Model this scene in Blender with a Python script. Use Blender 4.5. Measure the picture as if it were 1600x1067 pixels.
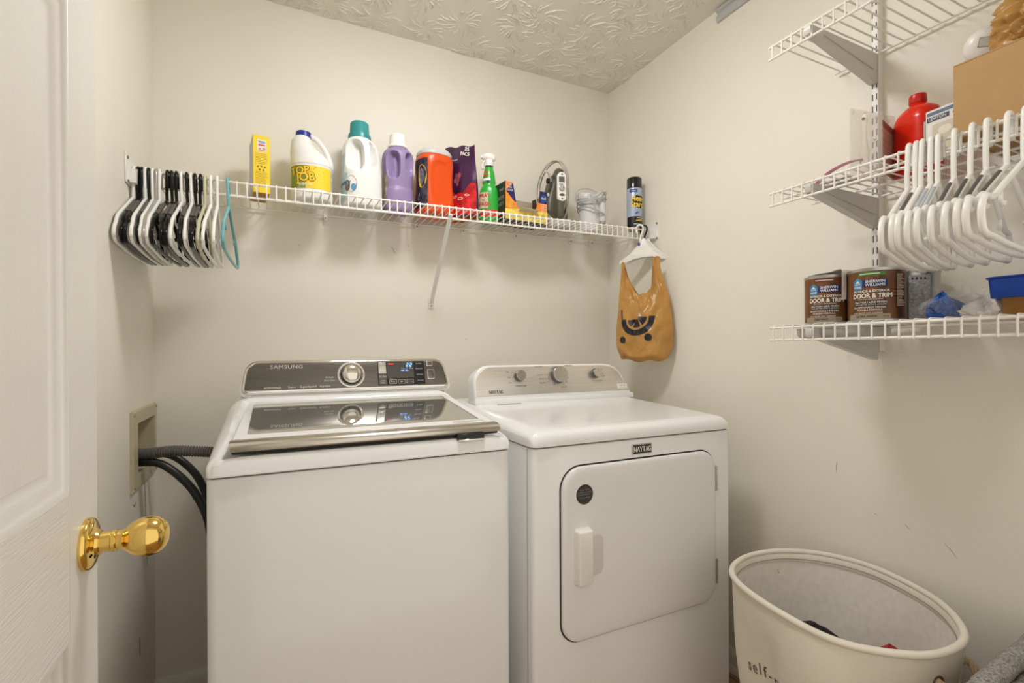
import bpy, bmesh, math, random
from mathutils import Vector, Matrix
random.seed(7)
PI = math.pi
S = bpy.context.scene
COL = S.collection
for o in list(bpy.data.objects): bpy.data.objects.remove(o)

# ------------------------------------------------------------------ camera, world, exposure
cam_data = bpy.data.cameras.new('camera')
cam = bpy.data.objects.new('camera', cam_data); COL.objects.link(cam)
yaw = math.radians(25.9); roll = math.radians(0.25)
Fv = Vector((math.sin(yaw), math.cos(yaw), 0)); R0 = Vector((math.cos(yaw), -math.sin(yaw), 0)); U0 = Vector((0, 0, 1))
Rv = R0*math.cos(roll) - U0*math.sin(roll); Uv = U0*math.cos(roll) + R0*math.sin(roll)
cm = Matrix((Rv, Uv, -Fv)).transposed().to_4x4(); cm.translation = Vector((0, 0, 1.165))
cam.matrix_world = cm
cam_data.sensor_width = 36; cam_data.lens = 17.37; cam_data.shift_y = 0.00906
cam_data.clip_start = 0.02
S.camera = cam

W = bpy.data.worlds.new('world'); S.world = W; W.use_nodes = True
W.node_tree.nodes['Background'].inputs[0].default_value = (1.0, 0.93, 0.82, 1)
W.node_tree.nodes['Background'].inputs[1].default_value = 1.05
LAMP = 43.0                      # emission strength of the ceiling lamp diffuser
LAMP_COL = (1.0, 1.0, 1.0)
S.view_settings.view_transform = 'Standard'; S.view_settings.look = 'None'
S.view_settings.gamma = 1; S.view_settings.exposure = 0.0
S.view_settings.use_curve_mapping = False

# ------------------------------------------------------------------ helpers
def srgb(r, g, b):
    f = lambda c: (c/255/12.92) if c/255 <= .04045 else ((c/255+.055)/1.055)**2.4
    return (f(r), f(g), f(b))

def mat(name, col, rough=.5, metal=0, noise=.04, scale=12, bump=0, bscale=200, stretch=(1, 1, 1), coat=0, emit=0, trans=0, ior=1.45, alpha=1, sss=0, spec=None):
    m = bpy.data.materials.new(name); m.use_nodes = True
    nt = m.node_tree; n = nt.nodes; l = nt.links; b = n['Principled BSDF']
    tc = n.new('ShaderNodeTexCoord'); mp = n.new('ShaderNodeMapping'); mp.inputs['Scale'].default_value = stretch
    l.new(tc.outputs['Object'], mp.inputs[0])
    tx = n.new('ShaderNodeTexNoise'); tx.inputs['Scale'].default_value = scale; tx.inputs['Detail'].default_value = 4
    l.new(mp.outputs[0], tx.inputs['Vector'])
    cr = n.new('ShaderNodeValToRGB')
    lo = tuple(max(0, c*(1-noise)) for c in col); hi = tuple(min(1, c*(1+noise)) for c in col)
    cr.color_ramp.elements[0].position = .3; cr.color_ramp.elements[1].position = .7
    cr.color_ramp.elements[0].color = (*lo, 1); cr.color_ramp.elements[1].color = (*hi, 1)
    l.new(tx.outputs['Fac'], cr.inputs[0]); l.new(cr.outputs[0], b.inputs['Base Color'])
    b.inputs['Roughness'].default_value = rough; b.inputs['Metallic'].default_value = metal
    b.inputs['IOR'].default_value = ior
    if coat: b.inputs['Coat Weight'].default_value = coat; b.inputs['Coat Roughness'].default_value = .05
    if trans: b.inputs['Transmission Weight'].default_value = trans
    if alpha < 1: b.inputs['Alpha'].default_value = alpha
    if sss: b.inputs['Subsurface Weight'].default_value = sss; b.inputs['Subsurface Radius'].default_value = (.01, .006, .003)
    if emit: b.inputs['Emission Strength'].default_value = emit; b.inputs['Emission Color'].default_value = (*col, 1)
    if spec is not None: b.inputs['Specular IOR Level'].default_value = spec
    if bump:
        t2 = n.new('ShaderNodeTexNoise'); t2.inputs['Scale'].default_value = bscale; t2.inputs['Detail'].default_value = 3
        l.new(mp.outputs[0], t2.inputs['Vector'])
        bp = n.new('ShaderNodeBump'); bp.inputs['Strength'].default_value = bump; bp.inputs['Distance'].default_value = .002
        l.new(t2.outputs['Fac'], bp.inputs['Height']); l.new(bp.outputs[0], b.inputs['Normal'])
    return m

class MB:
    def __init__(s): s.v = []; s.f = []
    def add(s, v, f, M=None):
        k = len(s.v)
        s.v += [tuple(M @ Vector(p)) if M else tuple(p) for p in v]
        s.f += [tuple(i+k for i in q) for q in f]; return s
    def merge(s, o, M=None): return s.add(o.v, o.f, M)
    def box(s, x0, x1, y0, y1, z0, z1, r=0, seg=2):
        if r:
            bm = bmesh.new(); bmesh.ops.create_cube(bm, size=1)
            for v in bm.verts: v.co = Vector(((x0+x1)/2+v.co.x*(x1-x0), (y0+y1)/2+v.co.y*(y1-y0), (z0+z1)/2+v.co.z*(z1-z0)))
            bmesh.ops.bevel(bm, geom=bm.edges[:], offset=r, segments=seg, affect='EDGES', profile=.5)
            bm.verts.index_update()
            vs = [v.co[:] for v in bm.verts]; fs = [[v.index for v in f.verts] for f in bm.faces]; bm.free()
            return s.add(vs, fs)
        v = [(x, y, z) for z in (z0, z1) for y in (y0, y1) for x in (x0, x1)]
        return s.add(v, [(0, 2, 3, 1), (4, 5, 7, 6), (0, 1, 5, 4), (2, 6, 7, 3), (0, 4, 6, 2), (1, 3, 7, 5)])
    def loft(s, loops, cap0=True, cap1=True, closed=True):
        k = len(s.v); n = len(loops[0])
        for L in loops: s.v += [tuple(p) for p in L]
        for i in range(len(loops)-1):
            for j in range(n if closed else n-1):
                a = k+i*n+j; b = k+i*n+(j+1) % n
                s.f.append((a, b, b+n, a+n))
        if cap0: s.f.append(tuple(k+j for j in reversed(range(n))))
        if cap1: s.f.append(tuple(k+(len(loops)-1)*n+j for j in range(n)))
        return s
    def lathe(s, prof, n=32, M=None):
        t = MB(); loops = []
        for r, z in prof: loops.append([(r*math.cos(2*PI*j/n), r*math.sin(2*PI*j/n), z) for j in range(n)])
        t.loft(loops, False, False); return s.merge(t, M)
    def tube(s, path, r, n=8, closed=False):
        P = [Vector(p) for p in path]; N = len(P); rr = r if isinstance(r, (list, tuple)) else [r]*N
        T = []
        for i in range(N):
            a = P[i-1] if (i > 0 or closed) else P[i]; b = P[(i+1) % N] if (i < N-1 or closed) else P[i]
            T.append((b-a).normalized())
        up = Vector((0, 0, 1)) if abs(T[0].z) < .9 else Vector((1, 0, 0))
        nrm = (up - T[0]*up.dot(T[0])).normalized(); loops = []
        for i in range(N):
            nrm = (nrm - T[i]*nrm.dot(T[i])).normalized(); bn = T[i].cross(nrm)
            loops.append([P[i]+(nrm*math.cos(2*PI*j/n)+bn*math.sin(2*PI*j/n))*rr[i] for j in range(n)])
        if closed: loops.append(loops[0]); return s.loft(loops, False, False)
        return s.loft(loops)
    def prism(s, out, d0, d1, M=None, r=0, cap0=True):
        """outline in local xz, extruded along -y from d0 to d1 (front = -y), front edge rounded by r"""
        t = MB(); L = [[(x, -d0, z) for x, z in out]]
        if r:
            for k in range(4):
                a = k/3*PI/2; L.append([(x, -(d1-r+r*math.sin(a)), z) for x, z in inset(out, r*(1-math.cos(a)))])
        else: L.append([(x, -d1, z) for x, z in out])
        t.loft(L, cap0, True); return s.merge(t, M)
    def mesh(s, name, angle=40):
        me = bpy.data.meshes.new(name); me.from_pydata(s.v, [], s.f); me.validate(); me.update()
        bm = bmesh.new(); bm.from_mesh(me); bmesh.ops.recalc_face_normals(bm, faces=bm.faces[:]); bm.to_mesh(me); bm.free()
        if angle:
            me.shade_smooth(); me.set_sharp_from_angle(angle=math.radians(angle))
        return me

def inset(out, d):
    n = len(out); A = sum(out[i][0]*out[(i+1) % n][1]-out[(i+1) % n][0]*out[i][1] for i in range(n)); sg = 1 if A > 0 else -1
    res = []
    for i in range(n):
        p = Vector(out[i-1]); q = Vector(out[i]); w = Vector(out[(i+1) % n])
        e1 = (q-p); e2 = (w-q)
        if e1.length < 1e-9: e1 = e2
        if e2.length < 1e-9: e2 = e1
        n1 = Vector((-e1.y, e1.x)).normalized(); n2 = Vector((-e2.y, e2.x)).normalized()
        m = n1+n2
        if m.length < 1e-6: m = n1
        m = m.normalized(); c = max(.35, m.dot(n1))
        res.append((q.x+sg*m.x*d/c, q.y+sg*m.y*d/c))
    return res

def rr(x0, x1, z0, z1, r, seg=6):
    R = r if isinstance(r, (list, tuple)) else [r]*4      # BL, BR, TR, TL
    cs = [(x0+R[0], z0+R[0], PI, R[0]), (x1-R[1], z0+R[1], 1.5*PI, R[1]), (x1-R[2], z1-R[2], 0, R[2]), (x0+R[3], z1-R[3], .5*PI, R[3])]
    return [(cx+q*math.cos(a+PI/2*k/seg), cz+q*math.sin(a+PI/2*k/seg)) for cx, cz, a, q in cs for k in range(seg+1)]

def obj(name, mb, m, parent=None, angle=40, loc=None):
    me = mb if isinstance(mb, bpy.types.Mesh) else mb.mesh(name, angle)
    if not me.materials: me.materials.append(m)
    o = bpy.data.objects.new(name, me); COL.objects.link(o)
    if parent: o.parent = parent
    if loc: o.location = loc
    return o

def thing(name, label, cat, loc=(0, 0, 0), rot=(0, 0, 0), group=None):
    o = bpy.data.objects.new(name, None); COL.objects.link(o); o.empty_display_size = .05
    o.location = loc; o.rotation_euler = rot
    o['label'] = label; o['category'] = cat
    if group: o['group'] = group
    return o
def tag(o, label, cat, group=None):
    o['label'] = label; o['category'] = cat
    if group: o['group'] = group
    return o
def struct(name, mb, m, label=None, angle=40):
    o = obj(name, mb, m, None, angle); o['kind'] = 'structure'
    if label: o['label'] = label
    return o
def piece(o, parent, **k):
    c = o.copy(); COL.objects.link(c); c.parent = parent
    return c

def text(s, size, bold=0, align='CENTER', sx=1, shear=0, spacing=1):
    cu = bpy.data.curves.new('t', 'FONT'); cu.body = s; cu.size = size; cu.align_x = align; cu.align_y = 'CENTER'
    cu.shear = shear; cu.resolution_u = 3; cu.space_character = spacing
    ob = bpy.data.objects.new('t', cu); me = ob.to_mesh()
    v = [(p.co.x*sx, p.co.y) for p in me.vertices]; f = [tuple(p.vertices) for p in me.polygons]
    ob.to_mesh_clear(); bpy.data.objects.remove(ob); bpy.data.curves.remove(cu)
    if bold:                                        # heavier strokes: the same letters laid over each other a hair apart
        V, F = [], []; d = bold*size*.75
        for dx, dy in ((-d, 0), (d, 0), (0, d), (0, -d)) if bold > .015 else ((-d, 0), (d, 0)):
            k = len(V); V += [(x+dx, y+dy) for x, y in v]; F += [tuple(i+k for i in q) for q in f]
        v, f = V, F
    return v, f
def flat_text(mb, s, size, x, y, z, M=None, **k):
    """text lying in the local xz plane, read from -y"""
    v, f = text(s, size, **k); mb.add([(x+a, y, z+b) for a, b in v], f, M); return mb
def wrap_text(mb, s, size, surf, th0, z0, R, off=.0009, tilt=0, **k):
    v, f = text(s, size, **k); c, d = math.cos(tilt), math.sin(tilt)
    mb.add([surf(th0+(a*c-b*d)/R, z0+(a*d+b*c), off) for a, b in v], f); return mb
def wrap_patch(mb, surf, t0, t1, z0, z1, off=.0005, nt=16, nz=6):
    k = len(mb.v)
    for i in range(nz+1):
        for j in range(nt+1): mb.v.append(tuple(surf(t0+(t1-t0)*j/nt, z0+(z1-z0)*i/nz, off)))
    for i in range(nz):
        for j in range(nt):
            a = k+i*(nt+1)+j; mb.f.append((a, a+1, a+nt+2, a+nt+1))
    return mb
def wrap_poly(mb, surf, poly, th0, z0, R, off):
    k = len(mb.v); mb.v += [tuple(surf(th0+x/R, z0+y, off)) for x, y in poly]; mb.f.append(tuple(range(k, k+len(poly)))); return mb
def ellipse_pts(cx, cy, rx, ry, n=24, a0=0, a1=2*PI):
    return [(cx+rx*math.cos(a0+(a1-a0)*i/n), cy+ry*math.sin(a0+(a1-a0)*i/n)) for i in range(n)]
def smooth(t): t = max(0, min(1, t)); return t*t*(3-2*t)
def catmull(pts, n=6, closed=False):
    P = [Vector(p) for p in pts]; N = len(P); out = []
    for i in range(N if closed else N-1):
        g = (lambda j: P[j % N]) if closed else (lambda j: P[max(0, min(N-1, j))])
        a, b, c, d = g(i-1), g(i), g(i+1), g(i+2)
        for k in range(n):
            t = k/n; out.append(.5*((2*b)+(c-a)*t+(2*a-5*b+4*c-d)*t*t+(3*b-a-3*c+d)*t**3))
    if not closed: out.append(P[-1])
    return out

# ------------------------------------------------------------------ materials
M_wall = mat('cream_wall_paint', (.84, .797, .70), .55, noise=.015, scale=3, bump=.12, bscale=260)
M_ceil = mat('ceiling_plaster', (.80, .765, .685), .8, noise=.03, scale=9, bump=.35, bscale=70, stretch=(1, .35, 1))
M_trim = mat('white_trim_paint', (.78, .745, .67), .35, noise=.02)
M_door = mat('door_paint_grain_upright', (.80, .775, .725), .38, noise=.01, bump=.22, bscale=60, stretch=(7, 7, .35))
M_doorh = mat('door_paint_grain_level', (.80, .775, .725), .38, noise=.01, bump=.38, bscale=60, stretch=(7, .3, 6))
M_doorp = mat('door_paint_smooth', (.80, .775, .725), .38, noise=.01)
M_white = mat('white_enamel', (.85, .85, .84), .16, noise=.006, scale=2, coat=.3)
M_whitep = mat('white_plastic', (.86, .845, .80), .35, noise=.01)
M_wire = mat('white_vinyl_coated_wire', (.86, .83, .77), .35, noise=.02)
M_hang = mat('white_hanger_plastic', (.88, .865, .82), .32, noise=.02)
M_hangb = mat('black_hanger_plastic', (.005, .0045, .0045), .22, noise=.1, spec=.25)
M_grip = mat('grey_hanger_grip', (.10, .09, .08), .6, noise=.08)
M_gripl = mat('pale_blue_hanger_grip', (.46, .50, .56), .6, noise=.05)
M_olive = mat('olive_hanger_plastic', (.55, .54, .36), .35)
M_teal = mat('teal_hanger_plastic', (.16, .42, .45), .3)
M_silver = mat('silver_grey_plastic', (.42, .40, .36), .25, metal=.3)
M_chrome = mat('polished_chrome', (.80, .77, .72), .08, metal=1, noise=.01)
M_steel = mat('brushed_steel', (.62, .585, .53), .27, metal=1, noise=.05, scale=30, stretch=(.3, 6, 6), bump=.03, bscale=100)
M_gun = mat('brushed_gunmetal', (.17, .158, .142), .30, metal=.85, noise=.12, scale=20, stretch=(.25, 5, 5), bump=.02, bscale=120)
M_black = mat('black_plastic', (.012, .012, .012), .35, noise=.1)
M_dark = mat('dark_gap_rubber_shade', (.02, .018, .016), .6)  # gaps and rubber, also shade coloured in under the lid bar and behind slots
M_brass = mat('polished_brass', (.83, .58, .17), .10, metal=1, noise=.03)
M_screw = mat('zinc_screw', (.33, .30, .26), .35, metal=1)
M_greyp = mat('grey_metal_paint', (.60, .585, .55), .4, noise=.02)
M_lid = mat('tinted_mirror_glass', (.56, .555, .52), .035, metal=.85, noise=.01)
M_inkw = mat('white_ink', (.85, .83, .78), .5)
M_inkk = mat('black_ink', (.02, .018, .016), .5)
M_inkg = mat('grey_ink', (.16, .15, .14), .5)

# ------------------------------------------------------------------ the room shell
XL, XR, YB, YF, ZC = -.353, 1.51, 2.0, .10, 2.44
m = MB()
m.box(XL-.1, XL, YF-.12, 1.725, 0, ZC); m.box(XL-.1, XL, 1.965, YB+.1, 0, ZC)
m.box(XL-.1, XL, 1.725, 1.965, 0, .81); m.box(XL-.1, XL, 1.725, 1.965, .968, ZC); wall_left = struct('wall_left', m, M_wall, angle=0)
wall_back = struct('wall_back', MB().box(XL, XR+.1, YB, YB+.1, 0, ZC), M_wall, angle=0)
wall_right = struct('wall_right', MB().box(XR, XR+.1, YF-.12, YB, 0, ZC), M_wall, angle=0)
m = MB(); m.box(1.32, XR, YF-.12, YF, 0, ZC); m.box(XL, -.21, YF-.12, YF, 0, ZC); m.box(-.21, 1.32, YF-.12, YF, 2.05, ZC)  # opening widened past the door leaf to let in more fill light
struct('wall_front', m, M_wall, angle=0)
ceiling = struct('ceiling', MB().box(XL-.1, XR+.1, YF-.12, YB+.1, ZC, ZC+.08), M_ceil, angle=0)
# stomp-brush plaster: curved ridges fanning out of every brush mark
rnd = random.Random(3); m = MB()
def ridge(pts, w, h):
    k = len(m.v); n = len(pts)
    for i, p in enumerate(pts):
        t = (pts[min(i+1, n-1)]-pts[max(i-1, 0)]).normalized(); nn = Vector((-t.y, t.x)); e = math.sin(PI*(i+.35)/(n-.3))**.7
        e *= .75+.5*rnd.random()
        a = p-nn*w*e; b = p+nn*w*e
        m.v.extend([(a.x, a.y, ZC+.0003), (p.x, p.y, ZC-h*e), (b.x, b.y, ZC+.0003)])
    for i in range(n-1):
        q = k+3*i; m.f.extend([(q, q+3, q+4, q+1), (q+1, q+4, q+5, q+2)])
gy = 0
yy = .22
while yy < 1.98:
    gy += 1; xx = XL+.03+(.09 if gy % 2 else 0)
    while xx < XR-.02:
        cx, cy = xx+rnd.uniform(-.045, .045), yy+rnd.uniform(-.04, .04); ph = rnd.uniform(0, 6.28); cur = rnd.choice((-1, 1))*rnd.uniform(.15, .6)
        nr = rnd.randint(17, 23)
        for k in range(nr):
            a = ph+2*PI*k/nr+rnd.uniform(-.12, .12); r0 = rnd.uniform(.012, .035); r1 = rnd.uniform(.065, .108); pts = []
            for i in range(8):
                t = i/7; r = r0+(r1-r0)*t; b = a+cur*t*t+rnd.uniform(-.07, .07)
                x, y = cx+r*math.cos(b), cy+r*math.sin(b)
                pts.append(Vector((min(max(x, XL+.004), XR-.004), min(max(y, YF+.01), YB-.004))))
            ridge(pts, rnd.uniform(.0011, .0024), rnd.uniform(.002, .0050))
        xx += rnd.uniform(.165, .2)
    yy += .155
o = obj('stippled_plaster', m, M_ceil, ceiling, angle=60); o['kind'] = 'stuff'
# wooden floor
M_floor = mat('oak_floorboard', (.33, .19, .085), .4, noise=.25, scale=8, stretch=(6, .5, 1), bump=.1)
floor = struct('floor', MB().box(XL-.1, XR+.1, -.6, YB+.1, -.05, -.012), mat('subfloor', (.12, .08, .05), .8), angle=0)
fb = MB().box(0, .094, 0, 2.7, -.012, 0, r=.0015, seg=1).mesh('floorboard'); fb.materials.append(M_floor)
for i in range(21): obj('floorboard', fb, M_floor, floor, loc=(XL-.1+.096*i, -.6, 0))
# baseboards with a shoe moulding
def baseboard(name, p0, p1, out):
    d = (Vector(p1)-Vector(p0)); L = d.length; d.normalize(); n = Vector(out)
    prof = [(0, 0), (.026, 0), (.026, .008), (.022, .018), (.013, .02), (.013, .055), (.009, .064), (.006, .074), (.003, .078), (0, .078)]
    loops = [[Vector(p0)+d*t+n*a+Vector((0, 0, z)) for a, z in prof] for t in (0, L)]
    struct(name, MB().loft(loops), M_trim, angle=30)
baseboard('baseboard_right', (XR, YB, 0), (XR, YF, 0), (-1, 0, 0))
baseboard('baseboard_back', (XL, YB, 0), (XR, YB, 0), (0, -1, 0))
baseboard('baseboard_left', (XL, YF, 0), (XL, YB, 0), (1, 0, 0))
# casing round the widened opening, on the room side of the front wall
m = MB(); m.box(1.32, 1.38, YF, YF+.016, 0, 2.11, r=.004); m.box(-.27, -.21, YF, YF+.016, 0, 2.11, r=.004); m.box(-.27, 1.38, YF, YF+.016, 2.05, 2.11, r=.004)
struct('trim_1', m, M_trim)
# small marks on the paint
M_mark = mat('scuff_mark', (.22, .18, .13), .7); M_pencil = mat('pencil_scribble', (.28, .25, .19), .7)
def marks(parent, name, axis, pts, m_, w=.0013):
    mb = MB()
    for ln in pts:
        P = [((a, YB-.0006, b) if axis == 'back' else (XR-.0006, a, b) if axis == 'right' else (XL+.0006, a, b)) for a, b in ln]
        mb.tube(P, [w*.5]+[w]*(len(P)-2)+[w*.4], 5)
    obj(name, mb, m_, parent)
marks(wall_left, 'scuff_mark', 'left', [[(1.715, .737), (1.73, .728), (1.742, .737)], [(1.85, .77), (1.862, .70), (1.868, .6), (1.885, .50)], [(1.78, .33), (1.783, .30), (1.785, .27)]], M_mark)
marks(wall_right, 'scuff_mark', 'right', [[(.725, .70), (.718, .694), (.711, .69)], [(.64, .68), (.625, .665), (.612, .648)], [(.80, .708), (.796, .706), (.792, .705)], [(.90, .83), (.902, .815), (.903, .80)]], M_mark, .0005)
marks(wall_back, 'pencil_scribble', 'back', [[(-.205+.011*i, .155+(.052 if i % 2 else 0)*(1-.05*i)) for i in range(8)], [(-.212, .213), (-.16, .218), (-.12, .216)]], M_pencil, .0011)
marks(wall_back, 'scuff_mark', 'back', [[(.432, 1.585), (.44, 1.577), (.448, 1.56)], [(.50, 1.60), (.502, 1.596), (.504, 1.592)], [(.75, 1.22), (.752, 1.217), (.753, 1.214)], [(.09, 1.565), (.092, 1.562), (.094, 1.56)]], M_mark, .0011)

# ceiling lamp (above the frame)
lamp = thing('ceiling_light', 'round ceiling lamp with frosted bowl diffuser in the middle of the ceiling', 'lamp', (.50, 1.12, ZC))
obj('pan', MB().lathe([(0, 0), (.165, 0), (.168, -.02), (.168, -.058), (.162, -.062), (.158, -.058), (.158, -.03), (0, -.03)], 40), M_whitep, lamp)
obj('diffuser', MB().lathe([(.157, -.05), (.158, -.062), (.152, -.082), (.136, -.10), (.10, -.114), (.05, -.121), (0, -.123)], 40), mat('glowing_diffuser', LAMP_COL, .5, emit=LAMP, noise=0), lamp)

# ------------------------------------------------------------------ the open door
XD = -.225
door = bpy.data.objects.new('door_1', None); COL.objects.link(door); door['kind'] = 'structure'
door.location = (XD, .13, .012)                     # hinge line on the floor, leaf along +y, face towards +x
DW, DH, DT = .763, 2.022, .035
# local: x = out of the face (0 = face), y along the leaf
st = .108; pz = [(.22, .80), (.978, 1.585), (1.68, 1.905)]
for y0, y1 in ((0, st), (DW-st, DW)): obj('stile', MB().box(-DT, 0, y0, y1, 0, DH, r=.0015, seg=1), M_door, door)
zz = [0]+[z for p in pz for z in p]+[DH]
for i in range(0, len(zz), 2): obj('rail', MB().box(-DT, 0, st, DW-st, zz[i], zz[i+1]), M_doorh, door)
for z0, z1 in pz:
    y0, y1 = st, DW-st
    obj('panel', MB().box(-.026, -.0105, y0+.034, y1-.034, z0+.034, z1-.034, r=.001, seg=1), M_door, door)
    # sticking: ogee ring falling from the face to the panel
    pr = [(0, 0), (.004, -.0005), (.007, -.004), (.012, -.0055), (.018, -.006), (.023, -.010), (.03, -.0115), (.036, -.0105)]
    out = [(y0, z0), (y1, z0), (y1, z1), (y0, z1)]
    loops = [[(x, p[0], p[1]) for p in inset(out, d)] for d, x in pr]
    obj('moulding', MB().loft(loops, False, False), M_doorp, door, angle=50)
    obj('panel_back', MB().box(-.033, -.028, y0, y1, z0, z1), M_doorp, door)
kn = bpy.data.objects.new('door_knob', None); COL.objects.link(kn); kn.parent = door; kn.location = (0, .843-.13, .909-.012); kn['label'] = 'polished brass door knob'
TX = Matrix.Rotation(PI/2, 4, 'Y')
obj('rose', MB().lathe([(0, 0), (.034, 0), (.0345, .003), (.033, .007), (.029, .0095), (.022, .0115), (.018, .013), (.0165, .016), (0, .016)], 40, TX), M_brass, kn)
obj('neck', MB().lathe([(0, .012), (.0135, .012), (.0135, .028), (.0145, .029), (.0145, .033), (.0125, .0345), (.0115, .038), (0, .038)], 32, TX), M_brass, kn)
egg = [(0, .034), (.0125, .035), (.0125, .042)]+[(.0262*math.sin(math.acos(max(-1, min(1, 1-2*t)))*.86+.40)*(1.0-.10*(t-.5)), .043+.050*t) for t in [i/16 for i in range(1, 17)]]
egg = [(0, .034), (.013, .035), (.0132, .040), (.016, .044), (.0205, .049), (.0240, .055), (.0262, .0615), (.0270, .068), (.0264, .0745), (.0243, .081), (.0205, .0865), (.015, .0905), (.008, .0928), (0, .0936)]
obj('knob', MB().lathe(egg, 40, TX), M_brass, kn)
obj('privacy_hole', MB().lathe([(0, .0118), (.0026, .0118), (.0026, .0128), (0, .0128)], 12, Matrix.Translation((.002, -.0185, -.012)) @ TX), M_dark, kn)

# ------------------------------------------------------------------ washer hook-up box and hoses
bx = thing('washer_outlet_box', 'beige plastic recessed outlet box with square frame on the left wall', 'outlet box', (XL, 1.845, .888))
M_beige = mat('beige_plastic', (.52, .455, .31), .45, noise=.03)
fr = MB(); o4 = [(-.165, -.114), (.142, -.114), (.142, .112), (-.165, .112)]; i4 = [(-.112, -.068), (.112, -.068), (.112, .074), (-.112, .074)]
lo = [[(x, p[0], p[1]) for p in q] for x, q in ((.0, o4), (.006, o4), (.0085, inset(o4, .004)), (.0085, i4), (-.06, i4))]
fr.loft(lo, False, False); obj('frame', fr, M_beige, bx, angle=30)
obj('back_plate', MB().box(-.064, -.058, -.115, .115, -.072, .078), M_beige, bx)
for y, z in ((-.152, .1), (-.152, -.1), (.131, .1), (.131, -.1)):
    obj('screw', MB().lathe([(0, .0083), (.0042, .0083), (.0038, .0105), (0, .0108)], 10, Matrix.Translation((0, y, z)) @ TX), M_screw, bx)
obj('drain_pipe', MB().lathe([(0, 0), (.024, 0), (.024, .12), (.028, .12), (.028, .135), (0, .135)], 20, Matrix.Translation((-.033, -.045, -.062))), M_whitep, bx)
ho = bpy.data.objects.new
dh = [(XL-.01, 1.78, .868), (XL+.03, 1.765, .869), (XL+.09, 1.752, .873), (XL+.16, 1.74, .867), (XL+.225, 1.735, .858), (XL+.29, 1.80, .84)]
p = catmull(dh, 40); rad = [.0165 if i % 4 in (0, 1) else .0120 for i in range(len(p))]
tag(obj('drain_hose', MB().tube(p, rad, 14), mat('grey_corrugated_plastic', (.15, .14, .125), .45), None, angle=50), 'grey corrugated drain hose from wall box to the washer', 'hose')
for nm, pts, lab in (('supply_hose', [(XL-.02, 1.775, .842), (XL+.02, 1.76, .845), (XL+.06, 1.75, .838), (XL+.105, 1.742, .80), (XL+.145, 1.738, .745), (XL+.175, 1.737, .67), (XL+.19, 1.76, .56), (XL+.2, 1.9, .45)], 'black rubber supply hose, lower and nearer of the two below the grey hose'),
                     ('supply_hose', [(XL-.02, 1.88, .835), (XL+.035, 1.865, .85), (XL+.085, 1.855, .832), (XL+.135, 1.85, .775), (XL+.165, 1.848, .70), (XL+.185, 1.85, .62), (XL+.2, 1.93, .48)], 'black rubber supply hose, upper one curving from behind the grey hose')):
    tag(obj(nm, MB().tube(catmull(pts, 8), .0115, 12), M_black), lab, 'hose')
# ------------------------------------------------------------------ wire shelves
def wire_shelf(name, label, L, D, lip, sp, loc, rot, x0=.012, mids=(.5,), r=.0026):
    t = thing(name, label, 'shelf', loc, rot)
    def lw(y, z, rr_=.0032): obj('long_wire', MB().tube([(0, y, z), (L, y, z)], rr_, 8), M_wire, t)
    lw(0, -.003); lw(-D, -.0035); lw(-D, -lip)
    for q in mids: lw(-D*q, -.0062)
    rb = .006
    path = [(0, .004, .0015), (0, -D+rb-.003, .0015)]+[(0, -D-.003+rb-rb*math.sin(a), .0015-rb+rb*math.cos(a)) for a in (PI/6, PI/3, PI/2)]+[(0, -D-.003, -lip-.003)]
    me = MB().tube(path, r*.82, 6).mesh('cross_wire'); me.materials.append(M_wire)
    n = int((L-2*x0)/sp)
    for i in range(n+1): obj('cross_wire', me, M_wire, t, loc=(x0+sp*i, 0, 0))
    return t
D1 = .285; tilt = math.atan(.0125)
bs = wire_shelf('wire_shelf', 'long white wire shelf along the back wall holding bottles', XR-XL-.012, D1, .045, .0268, (XL+.006, 1.985, 1.675), (0, -tilt, 0), mids=(.55,))
def bracket_end(name, x, s):
    b = bpy.data.objects.new(name, None); COL.objects.link(b); b.parent = bs; b.location = (x, 0, 0)
    m = MB().box(-.0015, .0015, -.05, .05, -.052, .03, r=.001, seg=1); obj('plate', m, M_whitep, b, loc=(0, -D1-.01, 0))
    m = MB(); m.prism([(-.045, -.047), (.03, -.047), (.03, .0), (-.005, .004), (-.045, -.012)], -.009, .009, Matrix.Translation((s*.009, -D1+.005, 0)) @ Matrix.Rotation(PI/2, 4, 'Z'))
    obj('socket', m, M_whitep, b)
    for z in (.018, -.046): obj('screw', MB().lathe([(0, 0), (.0045, 0), (.004, .003), (0, .0035)], 10, Matrix.Translation((s*.0015, -D1-.045, z)) @ Matrix.Rotation(s*PI/2, 4, 'Y')), M_screw, b)
bracket_end('end_bracket', 0-.004, 1); bracket_end('end_bracket', XR-XL-.008, -1)
for x in (.10, .53, .88, 1.08, 1.33, 1.62, 1.74):
    c = bpy.data.objects.new('wall_clip', None); COL.objects.link(c); c.parent = bs; c.location = (x, 0, 0)
    obj('clip_body', MB().box(-.006, .006, -.006, .0145, -.022, .002, r=.002, seg=1), M_whitep, c)
    obj('clip_screw', MB().lathe([(0, 0), (.0035, 0), (.003, .003), (0, .0035)], 8, Matrix.Translation((0, -.006, -.014)) @ Matrix.Rotation(PI/2, 4, 'X')), M_screw, c)
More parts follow.
